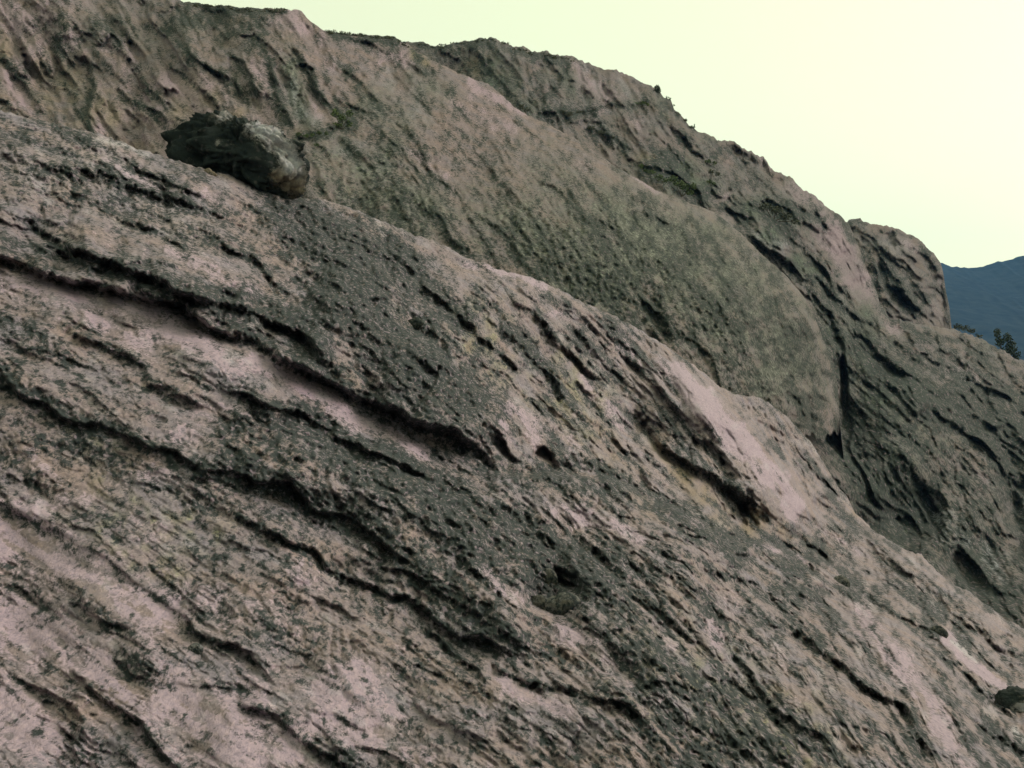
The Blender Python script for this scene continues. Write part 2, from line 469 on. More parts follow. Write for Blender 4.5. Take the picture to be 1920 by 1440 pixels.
ledge(H, [(430, 590), (470, 610), (520, 640), (560, 670)], A=12, wa=16, B=8, wb=10)
ledge(H, [(0, 300), (120, 318), (240, 345), (330, 372), (420, 410), (470, 440)], A=9, wa=24, B=5, wb=14, dark=.2, dw=14, cover=P)
# --- lower left slabs
ledge(H, [(100, 612), (142, 637), (187, 652), (225, 671), (255, 690), (277, 709), (292, 720), (322, 735), (349, 754), (375, 765), (409, 769)], A=16, wa=34, B=8, wb=12, dark=.2, cover=P)
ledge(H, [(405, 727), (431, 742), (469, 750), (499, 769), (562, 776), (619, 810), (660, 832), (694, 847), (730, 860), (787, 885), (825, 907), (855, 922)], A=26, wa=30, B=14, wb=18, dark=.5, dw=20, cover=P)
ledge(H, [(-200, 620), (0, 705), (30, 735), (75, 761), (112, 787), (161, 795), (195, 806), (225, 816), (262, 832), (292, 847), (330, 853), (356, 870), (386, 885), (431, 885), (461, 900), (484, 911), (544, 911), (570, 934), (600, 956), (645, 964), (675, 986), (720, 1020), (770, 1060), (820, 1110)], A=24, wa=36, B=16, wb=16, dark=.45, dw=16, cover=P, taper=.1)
ledge(H, [(-200, 860), (0, 945), (30, 967), (71, 990), (112, 1005), (150, 1024), (180, 1039), (210, 1057), (244, 1080), (270, 1106), (300, 1132), (337, 1159), (367, 1189), (412, 1211), (450, 1222), (480, 1241), (502, 1264), (520, 1290)], A=18, wa=60, B=9, wb=12, sharp=3, dark=.3, dw=8, cover=P, taper=.1)
ledge(H, [(20, 940), (60, 965), (110, 985), (160, 1010), (200, 1030), (240, 1058)], A=9, wa=10, B=4, wb=5)
ledge(H, [(405, 1312), (431, 1324), (487, 1339), (525, 1354), (551, 1376), (600, 1414), (637, 1425), (700, 1460)], A=20, wa=26, B=16, wb=16, dark=.35, dw=12, cover=P)
ledge(H, [(300, 1270), (350, 1290), (405, 1285), (440, 1290), (480, 1300)], A=8, wa=14, B=6, wb=8, dark=.2, cover=P)
ledge(H, [(10, 1262), (49, 1279), (94, 1312), (127, 1331), (150, 1350), (139, 1380), (135, 1402), (157, 1440)], A=16, wa=16, B=12, wb=10, dark=.2, cover=P)
ledge(H, [(85, 1230), (92, 1262), (60, 1268)], A=6, wa=10, B=8, wb=6, dark=.2, cover=P)
ledge(H, [(110, 1240), (142, 1275), (187, 1309), (225, 1331), (262, 1361), (285, 1395), (319, 1425), (350, 1460)], A=18, wa=30, B=16, wb=16, dark=.35, dw=12, cover=P)
ledge(H, [(30, 1150), (90, 1170), (125, 1190), (122, 1228)], A=5, wa=14, B=4, wb=6)
ledge(H, [(200, 1235), (245, 1262), (290, 1285), (340, 1290)], A=10, wa=14, B=8, wb=9, dark=.35, cover=P)
ledge(H, [(390, 956), (450, 967), (487, 994), (525, 1005), (581, 1024), (619, 1061), (656, 1084), (694, 1099), (731, 1125), (780, 1144), (810, 1155), (832, 1174), (870, 1192), (907, 1200), (937, 1219), (975, 1234), (1012, 1245)], A=22, wa=28, B=14, wb=22, dark=.4, dw=10, cover=P)
ledge(H, [(780, 1165), (820, 1195), (862, 1222), (885, 1249), (907, 1275), (922, 1300)], A=12, wa=20, B=12, wb=12, dark=.4, cover=P)
ledge(H, [(900, 1230), (937, 1258), (975, 1277), (1012, 1288), (1060, 1292), (1095, 1298), (1120, 1310), (1162, 1324), (1200, 1352), (1234, 1399)], A=22, wa=24, B=12, wb=12, dark=.35, dw=9, cover=P)
ledge(H, [(1085, 1300), (1093, 1342), (1080, 1380), (1060, 1430)], A=-14, wa=8, B=-8, wb=20)
ledge(H, [(799, 1312), (810, 1342), (860, 1368), (907, 1380), (926, 1414)], A=9, wa=20, B=6, wb=8)
ledge(H, [(640, 1030), (700, 1060), (770, 1085), (840, 1130), (900, 1160), (960, 1195), (1010, 1235)], A=14, wa=20, B=8, wb=10, dark=.2, cover=P)
for pts in ([(900, 870), (960, 890), (1065, 892), (1125, 900), (1185, 926), (1237, 952), (1290, 975), (1350, 1005), (1406, 1020), (1460, 1035), (1511, 1050), (1556, 1063), (1600, 1090)],):
    ledge(H, pts, A=-34, wa=40, B=-22, wb=60, sharp=5, taper=.1)      # nearer crest in front of the recess
    stroke(P, pts, 22, .28)
# --- middle rib: gashes, holes, channels
ledge(H, [(715, 450), (735, 475), (760, 495), (785, 515), (812, 548), (855, 585), (885, 607), (900, 634)], A=11, wa=30, B=9, wb=16, dark=.5, dw=22, cover=P)
ledge(H, [(893, 640), (905, 630), (920, 636), (937, 652), (960, 680), (986, 709)], A=17, wa=22, B=12, wb=14, dark=.3, dw=10, cover=P)
ledge(H, [(940, 600), (985, 650), (1010, 690), (1040, 720), (1060, 760)], A=14, wa=14, B=10, wb=12, dark=.2, cover=P)
ledge(H, [(1000, 600), (1016, 611), (1035, 626), (1050, 660), (1075, 676), (1099, 690), (1125, 712), (1144, 733)], A=20, wa=26, B=14, wb=16, dark=.3, cover=P)
ledge(H, [(925, 760), (941, 776), (960, 799), (975, 825), (985, 845)], A=6, wa=10, B=7, wb=4, sharp=3)
ledge(H, [(972, 735), (997, 765), (1016, 784), (1035, 805)], A=6, wa=10, B=9, wb=4, sharp=3)
ledge(H, [(890, 790), (920, 815), (945, 842), (962, 858), (985, 866)], A=22, wa=24, B=24, wb=14, dark=.2, cover=P)
ledge(H, [(998, 862), (1004, 845), (1020, 838), (1040, 856), (1060, 880)], A=22, wa=16, B=30, wb=12, sharp=3)
pit(H, 935, 838, 30, 8, 40, 20, .5); pit(H, 1019, 850, 22, 8, 30, 22, .5)
ledge(H, [(1060, 830), (1087, 868), (1144, 892), (1174, 911), (1200, 919)], A=12, wa=18, B=10, wb=10, dark=.3, cover=P)
ledge(H, [(1130, 770), (1150, 800), (1170, 850), (1200, 890), (1230, 930)], A=14, wa=18, B=10, wb=10)
ledge(H, [(1160, 740), (1200, 775), (1215, 799), (1237, 828), (1275, 864), (1320, 884), (1357, 914), (1402, 942), (1430, 975)], A=26, wa=44, B=16, wb=24, sharp=5, dark=.12, cover=P)
ledge(H, [(1190, 830), (1230, 870), (1290, 930), (1340, 970)], A=14, wa=14, B=10, wb=14)
pit(H, 1393, 955, 12, 9, 60, 22); pit(H, 1372, 972, 10, 7, 50, 18); pit(H, 1412, 978, 9, 7, 50, 18); pit(H, 1350, 950, 9, 6, 60, 14)
ledge(H, [(1508, 1010), (1515, 1022), (1530, 1039), (1556, 1061)], A=16, wa=14, B=22, wb=8, sharp=3, dark=.2, cover=P)
# bright shoulder drops away on its right side
ledge(H, [(1235, 655), (1279, 691), (1312, 706), (1342, 732), (1369, 755), (1395, 785), (1425, 822), (1459, 864), (1485, 905), (1507, 942), (1545, 975), (1580, 1005)], A=-26, wa=26, B=-12, wb=30, sharp=6, taper=.1)
crack(H, [(1279, 691), (1312, 710), (1342, 736), (1369, 759), (1395, 789), (1425, 826)], D=8, w=4)
ledge(H, [(1480, 850), (1500, 885), (1530, 920), (1560, 950)], A=8, wa=10, B=6, wb=8, dark=.2, cover=P)
ledge(H, [(1040, 560), (1100, 600), (1160, 650), (1230, 720), (1300, 800), (1370, 880), (1440, 960), (1490, 1010)], A=10, wa=26, B=8, wb=10)
ledge(H, [(930, 545), (1000, 590), (1080, 640), (1150, 690), (1200, 740)], A=12, wa=20, B=8, wb=10, dark=.15, cover=P)
# --- lower right, long streaks and a deep groove
ledge(H, [(1440, 1150), (1489, 1180), (1526, 1207), (1579, 1249), (1631, 1286), (1680, 1324), (1710, 1369), (1747, 1414), (1780, 1470)], A=26, wa=34, B=30, wb=24, sharp=5, dark=.35, dw=14, cover=P, taper=.2)
ledge(H, [(1380, 1250), (1420, 1290), (1447, 1324), (1485, 1346), (1530, 1380), (1580, 1440)], A=14, wa=26, B=14, wb=14, dark=.25, cover=P)
ledge(H, [(1450, 1170), (1475, 1182), (1489, 1192)], A=8, wa=10, B=12, wb=7)
pit(H, 1522, 1070, 11, 5, 10, 16); pit(H, 1488, 1192, 9, 6, 30, 14)
ledge(H, [(1420, 1080), (1500, 1110), (1545, 1140), (1570, 1180), (1612, 1222), (1660, 1250)], A=10, wa=16, B=7, wb=8)
ledge(H, [(1560, 1060), (1620, 1110), (1690, 1160), (1740, 1195), (1790, 1250), (1850, 1310), (1900, 1360), (1960, 1420)], A=16, wa=24, B=12, wb=14, dark=.2, cover=P)
ledge(H, [(1640, 1060), (1700, 1110), (1760, 1150), (1830, 1210), (1920, 1290)], A=10, wa=14, B=8, wb=8, dark=.15, cover=P)
ledge(H, [(1580, 1000), (1650, 1050), (1730, 1100), (1800, 1160), (1900, 1240)], A=8, wa=12, B=6, wb=8, dark=.15, cover=P)
ledge(H, [(1620, 1020), (1690, 1070), (1780, 1130), (1870, 1200), (1960, 1260)], A=8, wa=12, B=6, wb=8)
ledge(H, [(1820, 1355), (1860, 1378), (1900, 1400), (1960, 1430)], A=20, wa=10, B=24, wb=22, dark=.5, dw=20, cover=P)
ledge(H, [(1700, 1240), (1760, 1310), (1810, 1380), (1850, 1440)], A=8, wa=18, B=8, wb=8)
pit(H, 1885, 1330, 34, 26, 20, 22)
# --- hollow with fallen stones
pit(H, 1042, 1108, 46, 46, 0, 44, .6); pit(H, 1062, 1086, 34, 14, 30, 30, .5); pit(H, 1000, 1110, 16, 26, 20, 16, .5)
stroke(P, [(1040, 1060), (1070, 1090), (1090, 1110)], 30, .3)
ledge(H, [(985, 1040), (1000, 1070), (1003, 1110), (1000, 1150)], A=-16, wa=8, B=-6, wb=20, sharp=4)

minor_ledges(H, P, fore_flow, 170, (-60, 230, 1960, 1480), (60, 300), (2.5, 8), 5, lambda x, y: y > float(ftop(x)) + 15)
ledge(H, [(400, 810), (440, 797), (500, 787), (560, 782)], A=7, wa=14, B=5, wb=8)
ledge(H, [(270, 1050), (330, 1110), (365, 1145), (400, 1170)], A=7, wa=14, B=5, wb=6, dark=.2, cover=P)
ledge(H, [(120, 1050), (190, 1075), (250, 1130)], A=6, wa=12, B=4, wb=6, dark=.2, cover=P)
# --- dark lichen
for pts, r, v in [
    ([(540, 390), (590, 440), (650, 500), (700, 570), (760, 650)], 55, .30), ([(640, 450), (690, 500)], 45, .30), ([(600, 560), (680, 620), (760, 690), (850, 740)], 45, .28),
    ([(330, 535), (400, 545), (470, 560), (540, 590), (600, 640)], 20, .45), ([(740, 460), (790, 520)], 24, .5), ([(800, 640), (840, 700), (900, 790)], 30, .22),
    ([(430, 800), (480, 790), (560, 795), (640, 830), (740, 880), (850, 930)], 26, .35), ([(470, 895), (560, 930), (640, 965), (720, 1010), (780, 1065), (840, 1120), (900, 1155), (970, 1200)], 30, .42),
    ([(880, 1040), (940, 1060), (990, 1040), (1060, 1030), (1120, 1060)], 45, .32), ([(1120, 1070), (1170, 1120), (1220, 1200), (1280, 1260), (1330, 1310), (1400, 1390), (1440, 1440)], 42, .30),
    ([(690, 880), (800, 950), (870, 1010)], 40, .28), ([(780, 900), (860, 930), (940, 960), (1010, 1000)], 26, .32), ([(0, 700), (60, 740), (130, 790), (200, 815)], 18, .42), ([(0, 590), (60, 630), (120, 670)], 22, .25),
    ([(40, 800), (90, 830), (140, 850)], 20, .25), ([(150, 840), (220, 870), (260, 880)], 18, .3), ([(0, 960), (60, 990), (140, 1030), (220, 1080), (300, 1120)], 9, .35),
    ([(40, 1090), (60, 1110)], 26, .3), ([(140, 1130), (150, 1110), (160, 1140)], 9, .4), ([(70, 1160), (110, 1175)], 14, .3), ([(200, 1170), (240, 1180)], 16, .35), ([(230, 1230), (290, 1260)], 14, .3),
    ([(360, 1120), (420, 1170), (520, 1200), (560, 1230)], 22, .12), ([(500, 1150), (560, 1170)], 30, .1), ([(410, 1290), (460, 1290)], 22, .25), ([(390, 1380), (400, 1400)], 12, .3), ([(160, 1420), (200, 1440)], 24, .35),
    ([(350, 1360), (330, 1340)], 8, .3), ([(1250, 960), (1320, 1000), (1380, 1020)], 20, .35), ([(1350, 1030), (1420, 1080), (1500, 1120)], 26, .22), ([(1200, 640), (1120, 600), (1040, 560)], 20, .12),
    ([(1240, 760), (1300, 850), (1390, 930)], 22, .18), ([(1180, 1340), (1300, 1400), (1340, 1440)], 36, .3), ([(1000, 1180), (1060, 1230), (1140, 1280)], 20, .15), ([(1380, 1240), (1440, 1330)], 30, .15),
    ([(1500, 1110), (1560, 1150)], 14, .2), ([(1430, 1390), (1500, 1440)], 20, .15), ([(0, 540), (60, 560)], 14, .05), ([(40, 260), (160, 280), (280, 310)], 20, .1), ([(110, 240), (170, 262)], 14, .25), ([(200, 330), (300, 360), (350, 375)], 12, .3),
    ([(600, 400), (660, 430)], 30, .2), ([(1490, 780), (1540, 870), (1580, 930)], 24, .12), ([(700, 1300), (600, 1370), (680, 1400)], 20, .15), ([(760, 1250), (800, 1300)], 25, .12)]:
    stroke(P, pts, r, v)
for pts, r, v in [([(470, 850), (640, 850), (780, 930), (900, 1010), (1000, 1060), (1120, 1120), (1220, 1260), (1330, 1380)], 62, .16), ([(560, 420), (640, 500), (740, 620), (860, 720)], 70, .16), ([(420, 600), (500, 640), (580, 690), (660, 725)], 14, .35), ([(640, 715), (740, 755), (820, 785), (880, 835)], 20, .35), ([(100, 470), (230, 530), (330, 560)], 10, .3), ([(620, 560), (700, 640), (820, 720), (900, 800)], 50, .1),
                  ([(880, 560), (980, 640), (1060, 740)], 16, .22), ([(1080, 640), (1150, 720)], 14, .25), ([(1120, 600), (1220, 700)], 14, .18), ([(1000, 760), (1060, 840), (1140, 890)], 14, .2), ([(1430, 1000), (1500, 1080), (1600, 1180), (1700, 1290)], 12, .22), ([(1260, 1080), (1400, 1220), (1540, 1420)], 16, .22),
                  ([(1560, 1010), (1700, 1100), (1850, 1250)], 10, .22), ([(540, 1180), (640, 1240), (760, 1300)], 24, .12), ([(300, 860), (400, 930), (520, 990)], 26, .12), ([(0, 860), (120, 930), (240, 1000)], 26, .12), ([(100, 480), (0, 450)], 14, .2), ([(120, 340), (300, 420), (460, 480)], 26, .12), ([(0, 260), (200, 330), (420, 400)], 60, .09)]:
    stroke(P, pts, r, v)
# --- bare pink rock
for pts, r, v in [([(0, 1180), (200, 1300), (420, 1400)], 190, .42), ([(0, 1000), (160, 1040)], 60, .3), ([(420, 1300), (640, 1300), (760, 1350)], 80, .25), ([(0, 560), (200, 600), (400, 690)], 44, .25),
    ([(40, 535), (120, 555), (220, 575), (300, 590)], 20, .8), ([(320, 620), (380, 660), (450, 690)], 24, .7), ([(180, 600), (240, 640), (290, 670)], 20, .5), ([(470, 672), (560, 724), (650, 778), (720, 806), (800, 845)], 15, .95),
    ([(340, 820), (380, 780)], 30, .7), ([(420, 760), (470, 785)], 18, .8), ([(10, 985), (130, 1045), (230, 1100), (300, 1160)], 38, 1.2), ([(0, 1180), (60, 1180), (110, 1200)], 34, .9), ([(20, 1340), (60, 1400)], 50, .85),
    ([(180, 930), (80, 940)], 22, .7), ([(240, 960), (330, 1010)], 26, .35), ([(230, 1030), (260, 1010)], 20, .3), ([(180, 1250), (230, 1300)], 20, .6), ([(320, 1300), (420, 1380), (480, 1420)], 36, .7), ([(560, 1370), (540, 1420)], 24, .75), ([(240, 1230)], 20, .5),
    ([(680, 1280), (700, 1340), (640, 1310)], 52, .85), ([(560, 1060), (600, 1100)], 26, .35), ([(360, 1120), (460, 1110)], 24, .3), ([(940, 1270), (1000, 1310), (1070, 1330)], 15, .9), ([(895, 1050), (935, 1090), (975, 1115)], 15, 1.1),
    ([(1060, 1190), (1120, 1200), (1140, 1230)], 20, .95), ([(1030, 960), (1100, 980), (1170, 990), (1200, 1010)], 18, .75), ([(1260, 960), (1310, 985)], 8, .8), ([(310, 465), (350, 500), (340, 470)], 16, .6), ([(370, 490), (420, 530), (500, 560)], 16, .5),
    ([(180, 480), (220, 500)], 10, .5), ([(1265, 690), (1330, 760), (1390, 830), (1440, 900), (1480, 950)], 24, 1.3), ([(1300, 740), (1380, 850)], 16, .7), ([(1410, 1025), (1460, 1040), (1500, 1052)], 7, 1.2), ([(1540, 990), (1600, 1040)], 12, .5),
    ([(1620, 1190), (1690, 1240), (1740, 1320), (1790, 1400), (1810, 1440)], 22, 1.0), ([(1770, 1200), (1820, 1240), (1880, 1285)], 13, 1.2), ([(1600, 1130), (1660, 1180)], 16, .5), ([(1720, 1100), (1740, 1130)], 8, .6),
    ([(960, 770), (990, 800), (1010, 830)], 15, .8), ([(930, 800), (960, 850)], 14, .7), ([(1060, 830), (1100, 870)], 14, .5), ([(1090, 700), (1130, 740), (1170, 790)], 12, .5), ([(1230, 1170), (1260, 1200)], 15, .6), ([(1330, 1170), (1360, 1220)], 16, .5),
    ([(1180, 1280), (1260, 1310)], 18, .45), ([(230, 320), (300, 345)], 8, .8), ([(195, 300), (215, 310)], 6, .7), ([(380, 360), (460, 400)], 12, .4), ([(880, 490), (960, 520), (1030, 550)], 7, .6), ([(1460, 1230), (1500, 1290), (1560, 1370)], 18, .4),
    ([(1160, 640), (1200, 680)], 14, .35), ([(1050, 590), (1080, 600)], 14, .4), ([(650, 670), (690, 700)], 10, .3), ([(700, 1440), (900, 1420), (850, 1330)], 40, .2), ([(240, 850), (320, 900)], 26, .3), ([(60, 860), (120, 900)], 24, .35)]:
    stroke(BARE, pts, r, v); stroke(P, pts, r, -.26 * v)
for pts, r, v in [([(200, 1000), (320, 1070)], 30, .16), ([(190, 880), (280, 960), (380, 1000)], 40, .10), ([(200, 840), (120, 790)], 24, .12), ([(340, 720), (330, 740)], 10, .35), ([(900, 620), (1100, 760)], 60, .15), ([(1250, 1250), (1500, 1400)], 90, .12)]:
    stroke(GRN, pts, r, v)
for pts, r, v in [([(1215, 800), (1240, 840), (1270, 880)], 18, 1.0), ([(1290, 900), (1350, 960), (1400, 985)], 26, .8), ([(1420, 950), (1470, 1000)], 18, .5), ([(1000, 880), (960, 872)], 14, .4), ([(885, 640), (880, 655)], 8, .9), ([(1600, 930), (1600, 965)], 8, .7), ([(1160, 900), (1230, 960)], 20, .4),
                  ([(1080, 760), (1150, 860)], 26, .3), ([(1520, 1020), (1540, 1040)], 14, .5), ([(100, 540), (200, 560)], 8, .25), ([(640, 690), (700, 730)], 18, .25), ([(300, 1070), (310, 1080)], 8, .6), ([(400, 940), (410, 930)], 8, .5), ([(960, 1285), (1020, 1310)], 10, .3), ([(1700, 1150), (1730, 1170)], 10, .2)]:
    stroke(OCH, pts, r, v)
for pts, r, v in [([(150, 250), (215, 272), (280, 290)], 5, .5), ([(620, 1065), (650, 1080)], 4, .5), ([(480, 910), (540, 925)], 10, .3), ([(1900, 1370), (1920, 1385)], 6, .8), ([(1780, 1205), (1830, 1235)], 4, .6), ([(1740, 1130), (1760, 1150)], 4, .5), ([(350, 430), (200, 300), (60, 330)], 40, .15), ([(380, 740), (390, 745)], 6, .2), ([(420, 665), (440, 672)], 6, .3)]:
    stroke(PALE, pts, r, v)

N = fbm(8, 3, 40, .9) * .45 + gnoise(2.2, 41) * .35 + gnoise(3.6, 42) * .35 + fore_flow.lic(gnoise(3.0, 60), 6) * .5 + fore_flow.lic(gnoise(2.4, 62)) * (.2 + .8 * region_right) + fore_flow.lic(gnoise(7, 61), 8) * .3
darkc = speckle(P, N, .22)
N2 = fbm(22, 5, 80, .7)
bare = np.clip(np.clip(BARE, 0, 1.1) * (0.85 + 0.22 * N2 + 0.24 * strk + .14 * n_fine) + sstep(0.7, 1.6, N2) * .30, 0, 1)
green = np.clip(GRN * 1.0 + GRN * gnoise(7, 91) * 1.5, 0, 0.9)
och = np.clip(OCH * (0.8 + 0.4 * gnoise(8, 92)), 0, 1)
fleck = sstep(1.9, 2.5, gnoise(3.0, 93)) * sstep(.42, .7, P) * 0       # pale lichen spots in the black crust
pale = np.clip(PALE + fleck + sstep(1.2, 2.4, fore_flow.lic(gnoise(5, 94), 6)) * .22, 0, 1)
darkc = darkc * (1 - fleck)
H += n_gran * (.4 + 2.2 * sstep(.35, .75, P)) + n_gran2 * 3.0 * sstep(.4, .8, P)      # rough crust
H -= (blur(darkc, 1.5) - .4) * 2.0
smooth_m = sstep(.35, .95, blur(BARE, 3)) * (.55 + .3 * (1 - region_right))
H = H * (1 - smooth_m) + (blur(H, 7)) * smooth_m
fore_depth = tps([(x, y, math.log(d)) for x, y, d in [
    (0, 1440, 9.2), (960, 1440, 10.4), (1920, 1440, 17), (0, 1000, 13.2), (500, 1100, 13.6), (0, 520, 18), (0, 212, 25), (300, 295, 28), (500, 355, 31), (300, 600, 19), (700, 790, 21), (700, 450, 32), (900, 500, 36), (1200, 625, 46),
    (900, 700, 28), (1100, 860, 27), (1000, 1000, 20), (1300, 1010, 25), (1500, 1200, 21), (1350, 760, 43), (1500, 950, 44), (1600, 975, 52), (1920, 1185, 38), (1700, 1200, 26), (1250, 800, 38), (1700, 1030, 50), (-300, 400, 17), (2200, 1320, 36)]], .002)
fore_bottom = lambda u: 0 * u + 2600
SF = layer('rock_slope', M_FORE, ftop, fore_bottom, fore_depth, H, (darkc, bare, green, och), pale, -1200, 2500, 34, 5, jag=.9, label='pink and grey slope of layered rock crusted with black lichen in the foreground')

# ================================================================== BIG DOME AND FLUTED CLIFF (middle distance)
DOME_TOP = [(-320, -90), (330, -6), (345, 5), (430, 13), (480, 19), (500, 17), (545, 18), (565, 25), (575, 38), (600, 52), (612, 58), (650, 61), (690, 65), (740, 68), (756, 78), (785, 100),
            (800, 107), (845, 130), (892, 150), (922, 161), (945, 180), (967, 202), (997, 217), (1050, 247), (1085, 266), (1121, 289), (1155, 315), (1185, 330), (1237, 360), (1294, 380), (1339, 396), (1362, 415), (1387, 437), (1410, 458),
            (1440, 486), (1470, 512), (1500, 546), (1519, 576), (1534, 609), (1549, 648), (1562, 676), (1570, 715), (1576, 800), (1590, 930), (1640, 1040)]
dtop = curve(DOME_TOP)
dflow = Flow([(0, 100, 58), (200, 150, 55), (350, 180, 50), (470, 130, 62), (560, 150, 62), (700, 120, 45), (700, 300, 45), (800, 420, 55), (1000, 350, 55), (1150, 400, 50), (1300, 600, 58), (1480, 650, 68), (1450, 520, 55), (450, 40, 35), (1000, 480, 55), (60, 20, 55)])
H = Z.copy()
left = sstep(680, 480, PX)
H += gnoise(50, 101) * 12 + dflow.lic(gnoise(14, 102)) * (3.5 + 3.5 * left) + dflow.lic(gnoise(6, 103)) * (1.6 + 2.0 * left) + gnoise(3, 104) * (1.3 - .5 * left)
stroke(H, [(1250, 520), (1420, 640)], 130, 45); stroke(H, [(900, 280), (1100, 400)], 110, 16)
s1 = dflow.lic(gnoise(6, 105)); s2 = dflow.lic(gnoise(12, 106))
H -= np.clip(1 - np.abs(s1) - .75, 0, 1) * (3 + 4 * left); H -= np.clip(1 - np.abs(s2) - .8, 0, 1) * (6 + 12 * left)
P = Z + .39; BARE = Z.copy(); GRN = Z.copy(); OCH = Z.copy(); PALE = Z.copy()
P -= left * .05
for pts, D in [([(165, 100), (172, 135), (178, 160), (165, 202), (172, 245), (175, 270)], 16), ([(20, 130), (56, 165), (75, 195), (84, 225)], 12), ([(255, 100), (262, 120), (270, 157), (300, 178), (325, 200), (345, 225)], 11),
               ([(340, 60), (356, 86), (375, 116), (412, 139), (450, 169), (480, 200)], 10), ([(465, 50), (469, 60), (480, 90), (499, 124), (507, 155), (517, 187), (535, 212), (548, 240)], 13), ([(530, 80), (560, 120), (585, 150), (600, 176), (620, 210)], 8),
               ([(420, 90), (450, 125), (485, 170), (505, 195)], 8), ([(100, 60), (130, 100), (150, 130)], 8), ([(200, 150), (250, 190), (300, 215), (330, 250)], 9), ([(0, 110), (30, 125), (60, 150)], 8), ([(300, 120), (350, 145), (400, 190), (430, 215)], 9)]:
    ledge(H, pts, A=D, wa=14, B=D * .8, wb=7, dark=.35, cover=P)
ledge(H, [(612, 182), (640, 190), (670, 205), (700, 215), (730, 220)], A=7, wa=14, B=6, wb=8, dark=.3, cover=P)
ledge(H, [(540, 258), (560, 262), (590, 257), (630, 240), (662, 228)], A=12, wa=16, B=6, wb=8, dark=.2, cover=P)
ledge(H, [(645, 275), (686, 300), (720, 312)], A=5, wa=10, B=5, wb=6, dark=.2, cover=P)
ledge(H, [(802, 375), (812, 400), (825, 416), (847, 446), (870, 465), (900, 485)], A=12, wa=22, B=10, wb=9, dark=.3, cover=P)
ledge(H, [(960, 450), (962, 480), (970, 500)], A=7, wa=12, B=6, wb=6, dark=.3, cover=P)
for pts in ([(640, 60), (700, 85), (760, 110), (820, 150)], [(900, 300), (960, 360), (1000, 420), (1050, 470)], [(1000, 330), (1060, 370), (1110, 420), (1150, 480)], [(1100, 400), (1180, 450), (1240, 520)], [(700, 180), (760, 230), (800, 300), (830, 350)], [(620, 120), (680, 170), (720, 200)],
            [(1200, 400), (1270, 430), (1330, 490)], [(1440, 560), (1470, 620), (1490, 680)], [(1470, 540), (1500, 600), (1520, 660)], [(1260, 600), (1300, 650), (1350, 700)], [(1210, 560), (1240, 600), (1260, 640)]):
    ledge(H, pts, A=6, wa=16, B=5, wb=7, dark=.2, cover=P)
ledge(H, [(1485, 740), (1505, 755), (1512, 790)], A=10, wa=10, B=8, wb=8, dark=.25, cover=P)
ledge(H, [(1515, 735), (1535, 745), (1560, 760)], A=8, wa=10, B=8, wb=6)
crack(H, [(1513, 735), (1518, 770), (1522, 800)], D=16, w=5)
ledge(H, [(1470, 730), (1495, 748), (1508, 775), (1500, 800)], A=14, wa=14, B=10, wb=10, dark=.3, cover=P)
ledge(H, [(1505, 700), (1530, 690), (1562, 700)], A=8, wa=12, B=6, wb=8, dark=.2, cover=P)
ledge(H, [(1440, 540), (1475, 590), (1500, 640)], A=9, wa=14, B=7, wb=8, dark=.25, cover=P)
ledge(H, [(1210, 560), (1240, 590), (1265, 635)], A=10, wa=14, B=8, wb=8, dark=.3, cover=P)
for pts, r, v in [([(60, 60), (200, 60), (330, 60)], 40, .12), ([(100, 120), (140, 180)], 26, .2), ([(350, 40), (420, 40), (480, 50), (430, 70)], 20, .35), ([(560, 255), (600, 262), (660, 225)], 9, .4), ([(640, 215), (655, 235)], 14, .35),
                  ([(620, 60), (700, 72), (750, 80)], 6, .6), ([(770, 70), (790, 105)], 8, .5), ([(350, 10), (440, 20), (540, 24)], 7, .5), ([(980, 480), (1100, 560), (1200, 610)], 40, .16), ([(1150, 500), (1300, 560), (1420, 640)], 90, .22), ([(640, 400), (760, 430)], 40, .2), ([(270, 200), (330, 240)], 10, .2), ([(1400, 450), (1460, 520)], 12, .2),  # widest stroke is shade of the dome's underside, put into the lichen cover
                  ([(1540, 620), (1566, 700), (1570, 790)], 8, .35), ([(1490, 800), (1550, 812)], 14, .35), ([(1480, 720), (1530, 740), (1520, 790)], 14, .22), ([(480, 75), (500, 130), (530, 200), (550, 230)], 8, .2), ([(700, 330), (780, 380)], 40, .1)]:
    stroke(P, pts, r, v)
for pts, r, v in [([(0, 60), (200, 160), (420, 210)], 120, .42), ([(0, 130), (30, 170), (60, 200)], 18, .9), ([(20, 30), (60, 60)], 14, .5), ([(320, 150), (360, 190), (400, 235)], 13, 1.0), ([(210, 150), (250, 165)], 10, .7), ([(280, 190), (310, 230), (340, 270)], 15, .8), ([(380, 150), (420, 190)], 10, .7), ([(250, 220), (310, 280)], 18, .4),
                  ([(550, 30), (580, 70), (630, 120)], 18, .7), ([(660, 80), (760, 110)], 18, .4), ([(500, 45), (520, 50)], 12, .4), ([(590, 180), (600, 220)], 10, .6), ([(880, 150), (930, 185), (980, 215)], 9, .8), ([(830, 170), (880, 200), (950, 250)], 26, .45), ([(780, 290), (840, 320)], 16, .5), ([(1000, 260), (1080, 300), (1140, 330)], 18, .4), ([(980, 330)], 30, .25),
                  ([(1190, 335), (1240, 362)], 5, .7), ([(700, 130), (760, 170)], 26, .3), ([(1550, 690), (1560, 740)], 10, .3)]:
    stroke(BARE, pts, r, v); stroke(P, pts, r, -.22 * v)
